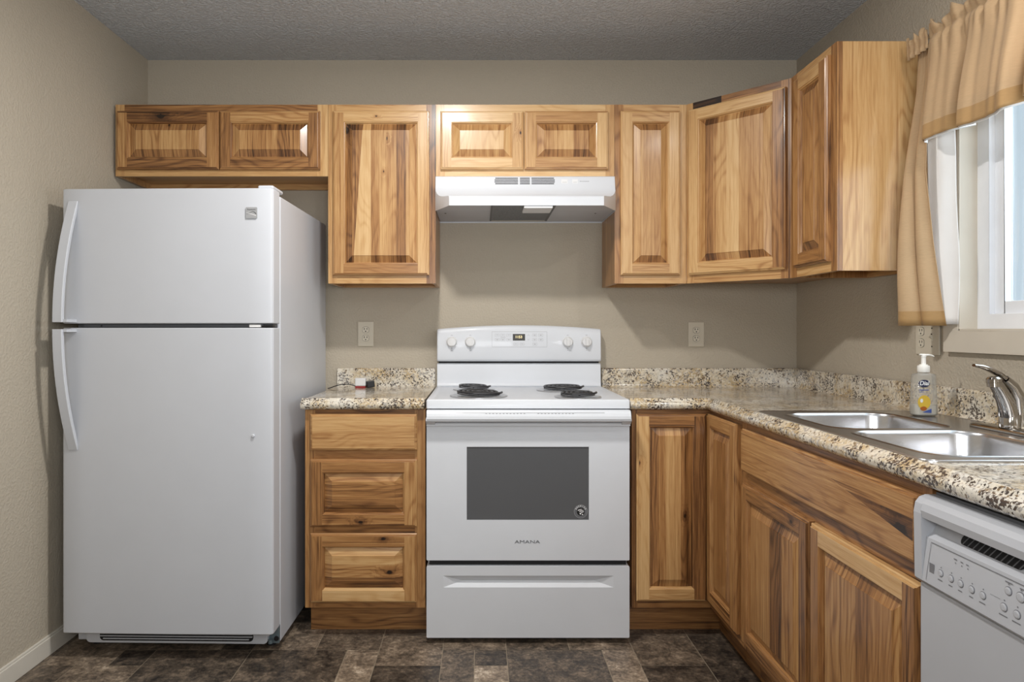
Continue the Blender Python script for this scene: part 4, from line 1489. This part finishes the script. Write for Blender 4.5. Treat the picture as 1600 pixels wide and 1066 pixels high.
for (a, z, r) in ((1.962, .729, .0058), (1.9896, .729, .0058), (2.014, .729, .0058), (2.041, .729, .0058), (2.067, .729, .0058), (2.113, .728, .0062), (2.140, .7275, .0062), (2.119, .7565, .0062), (2.144, .756, .0075), (2.170, .7555, .0075)):
    m = MB()
    m.lathe([(r + .0012, -.001), (r + .0012, .0006)], (cf(z), -a, z), (-1, 0, 0), seg=20, m=1)
    m.lathe([(r, 0), (r, .0016), (r * .7, .0024)], (cf(z), -a, z), (-1, 0, 0), seg=20)
    m.build('button', ['dw', 'print'], con, weld=False, smooth=40)
m = MB()
lp = [(-a, b) for a, b in rr(1.985, 2.130, .7915, .8095, .0085, 6)]
me = plate([[(a, b) for a, b in lp]], .0006)
# recess plane leans from (DX-.002,.790) to (DX+.006,.806)
m.poly([(DX + .0090 + (b - .790) * .5625, a, b) for a, b in lp], 0)
for k in range(11):
    a = -1.995 - k * .0128
    m.poly([(DX + .0075, a, .7930), (DX + .0075, a - .0030, .7930), (DX + .0160, a - .010, .8085), (DX + .0160, a - .0075, .8085)], 1)
m.build('vent', ['dark', 'grey'], con, weld=False)

# ------------------------------------------------------------------ curtains
RODX, RODZ = 1.405, 2.080
m = MB()
m.tube([(RODX, -1.000, RODZ), (RODX, -2.50, RODZ)], .006, 10)
m.tube([(RODX, -1.000, RODZ), (RODX + .02, -.988, RODZ), (XR - .001, -.985, RODZ)], .006, 10)
m.tube([(RODX, -2.50, RODZ), (XR - .001, -2.50, RODZ)], .006, 10)
ro = m.build('curtain_rod', 'ivory', None, smooth=50)
tag(ro, 'thin curtain rod over the window, hidden in the gathered valance', 'curtain rod')

def sheet(pf_, nu, nv):
    P_ = [[pf_(i / nu, j / nv) for i in range(nu + 1)] for j in range(nv + 1)]
    return P_
def put_sheet(m, P_, mi=lambda u, v: 0):
    nv, nu = len(P_) - 1, len(P_[0]) - 1
    for j in range(nv):
        for i in range(nu):
            m.poly([P_[j][i], P_[j][i + 1], P_[j + 1][i + 1], P_[j + 1][i]], mi((i + .5) / nu, (j + .5) / nv))
def sm(x):
    x = max(0, min(1, x))
    return x * x * (3 - 2 * x)

t = thing('curtain', 'tan curtain panel with white lining hanging left of the window', 'curtain', (1.40, -1.06, 1.19))
CZT, CZB = 2.105, 1.188
def plin(t_, tab):
    for (a, p), (b, q) in zip(tab[:-1], tab[1:]):
        if t_ <= b:
            return p + (q - p) * (t_ - a) / (b - a)
    return tab[-1][1]
def cpan(u, v):
    # u: from the cabinet side to the leading edge; v: from the heading down
    z = CZT + (CZB - CZT) * v
    e = sm(v * 1.15)
    xa = 1.417 + (1.335 - 1.417) * e
    xb = plin(v, ((0, 1.422), (.2, 1.402), (.38, 1.386), (.48, 1.384), (.72, 1.408), (.87, 1.428), (1, 1.448)))
    da, db = 1.000 + .006 * v, 1.092
    ph = 2 * PI * (u * 2.3 + .15)
    amp = .003 + .013 * sm(v * 2)
    gather = .003 * math.sin(2 * PI * u * 9) * (1 - sm(v * 5))
    x = xa + (xb - xa) * u + amp * math.sin(ph) * (1 - u * .75) + gather
    d = da + (db - da) * u + .012 * math.cos(ph) * e * (1 - u)
    return (x, -d, z + .008 * math.sin(u * 40) * (v == 0))
m = MB()
put_sheet(m, sheet(cpan, 60, 40), lambda u, v: 1 if v > .945 else 0)
m.build('panel', ['tan', 'hem'], t, smooth=60, solid=.0016)
def cline(u, v):
    z = CZT - .05 + (CZB + .004 - CZT + .05) * v
    xe = 1.440 + .023 * sm(v * 1.1)
    xs = plin(v, ((0, 1.432), (.3, 1.408), (.75, 1.415), (1, 1.440)))
    x = xs + (xe - xs) * u + .003 * math.sin(u * 7 + v * 2.5)
    d = 1.058 + .070 * u + .003 * math.sin(v * 14 + u * 3) * u
    return (x, -d, z)
m = MB()
put_sheet(m, sheet(cline, 24, 40))
m.build('lining', 'lining', t, smooth=60, solid=.0016)
def chead(u, v):
    z = RODZ + .034 - .064 * v + (.010 * math.sin(u * 17 + 1) if v == 0 else 0)
    x = RODX - .013 + .0045 * math.sin(u * 25) * (1 if abs(v - .55) > .2 else .3)
    return (x - .004 * (1 - v), -(.990 + .104 * u), z)
m = MB()
put_sheet(m, sheet(chead, 50, 10))
m.build('heading_ruffle', 'tan', t, smooth=60, solid=.0014)

t = thing('valance', 'gathered tan valance with a darker hem hanging across the window top', 'curtain', (1.39, -1.75, 1.76))
VT, VB, VD0, VD1 = 2.116, 1.755, 1.098, 2.47
rv = random.Random(11)
FD_ = [(1.09, -.2), (1.135, .55), (1.215, .25), (1.255, -.95), (1.295, .80), (1.36, .50), (1.42, .62), (1.455, .80), (1.495, -.95), (1.535, .85), (1.62, .45), (1.70, .65), (1.735, -.8),
       (1.78, .9), (1.88, .5), (1.95, .7), (1.99, -.7), (2.05, .85), (2.15, .5), (2.25, .7), (2.30, -.7), (2.36, .8), (2.48, .2)]
def fold(u):
    d = VD0 + (VD1 - VD0) * u
    for (a, p), (b, q) in zip(FD_[:-1], FD_[1:]):
        if d <= b:
            return p + (q - p) * sm((d - a) / (b - a))
    return FD_[-1][1]
def vpan(u, v):
    z = VT + (VB - VT) * v
    zl = (VT - RODZ)
    hv = (VT - z)
    amp = .005 + .040 * sm((v - .06) / .94)
    gat = (math.sin(u * 190) + .6 * math.sin(u * 117 + 1) + .5 * math.sin(u * 301)) * (.0065 * (1 - sm((v - .08) / .30)) + .0012)
    near = math.exp(-((hv - zl) / .012) ** 2)
    x = RODX - .018 - amp * (fold(u) + .2) + gat - .004 * sm(v)
    x = x + (RODX - .0085 - x) * near * .65
    if hv < .09:
        x = min(x, RODX - .0078)
    if v < .06:
        z += (1 - v / .06) * (.013 * math.sin(u * 97) + .008 * math.sin(u * 61 + 2))
    z += (-.016 * fold(u) + .010 * math.sin(u * 23)) * sm((v - .5) * 2) * .6
    return (x, -(VD0 + (VD1 - VD0) * u), z)
m = MB()
put_sheet(m, sheet(vpan, 300, 40), lambda u, v: 1 if v > .865 else 0)
m.build('front_panel', ['tan', 'hem'], t, smooth=60, solid=.0014)
def vback(u, v):
    z = VT + .004 + (RODZ - .02 - VT) * v + (.010 * math.sin(u * 150 + 2) if v == 0 else 0)
    x = RODX + .009 + .007 * math.sin(u * 170) * (1 - v) + .004
    return (x, -(VD0 + (VD1 - VD0) * u), z)
m = MB()
put_sheet(m, sheet(vback, 200, 8))
m.build('heading_ruffle', 'tan', t, smooth=60, solid=.0014)
def vlin(u, v):
    x, y, z = vpan(u, .80 + .2 * v)
    return (x + .006, y, z - .004)
m = MB()
put_sheet(m, sheet(vlin, 160, 6))
m.build('lining', 'lining', t, smooth=60, solid=.001)
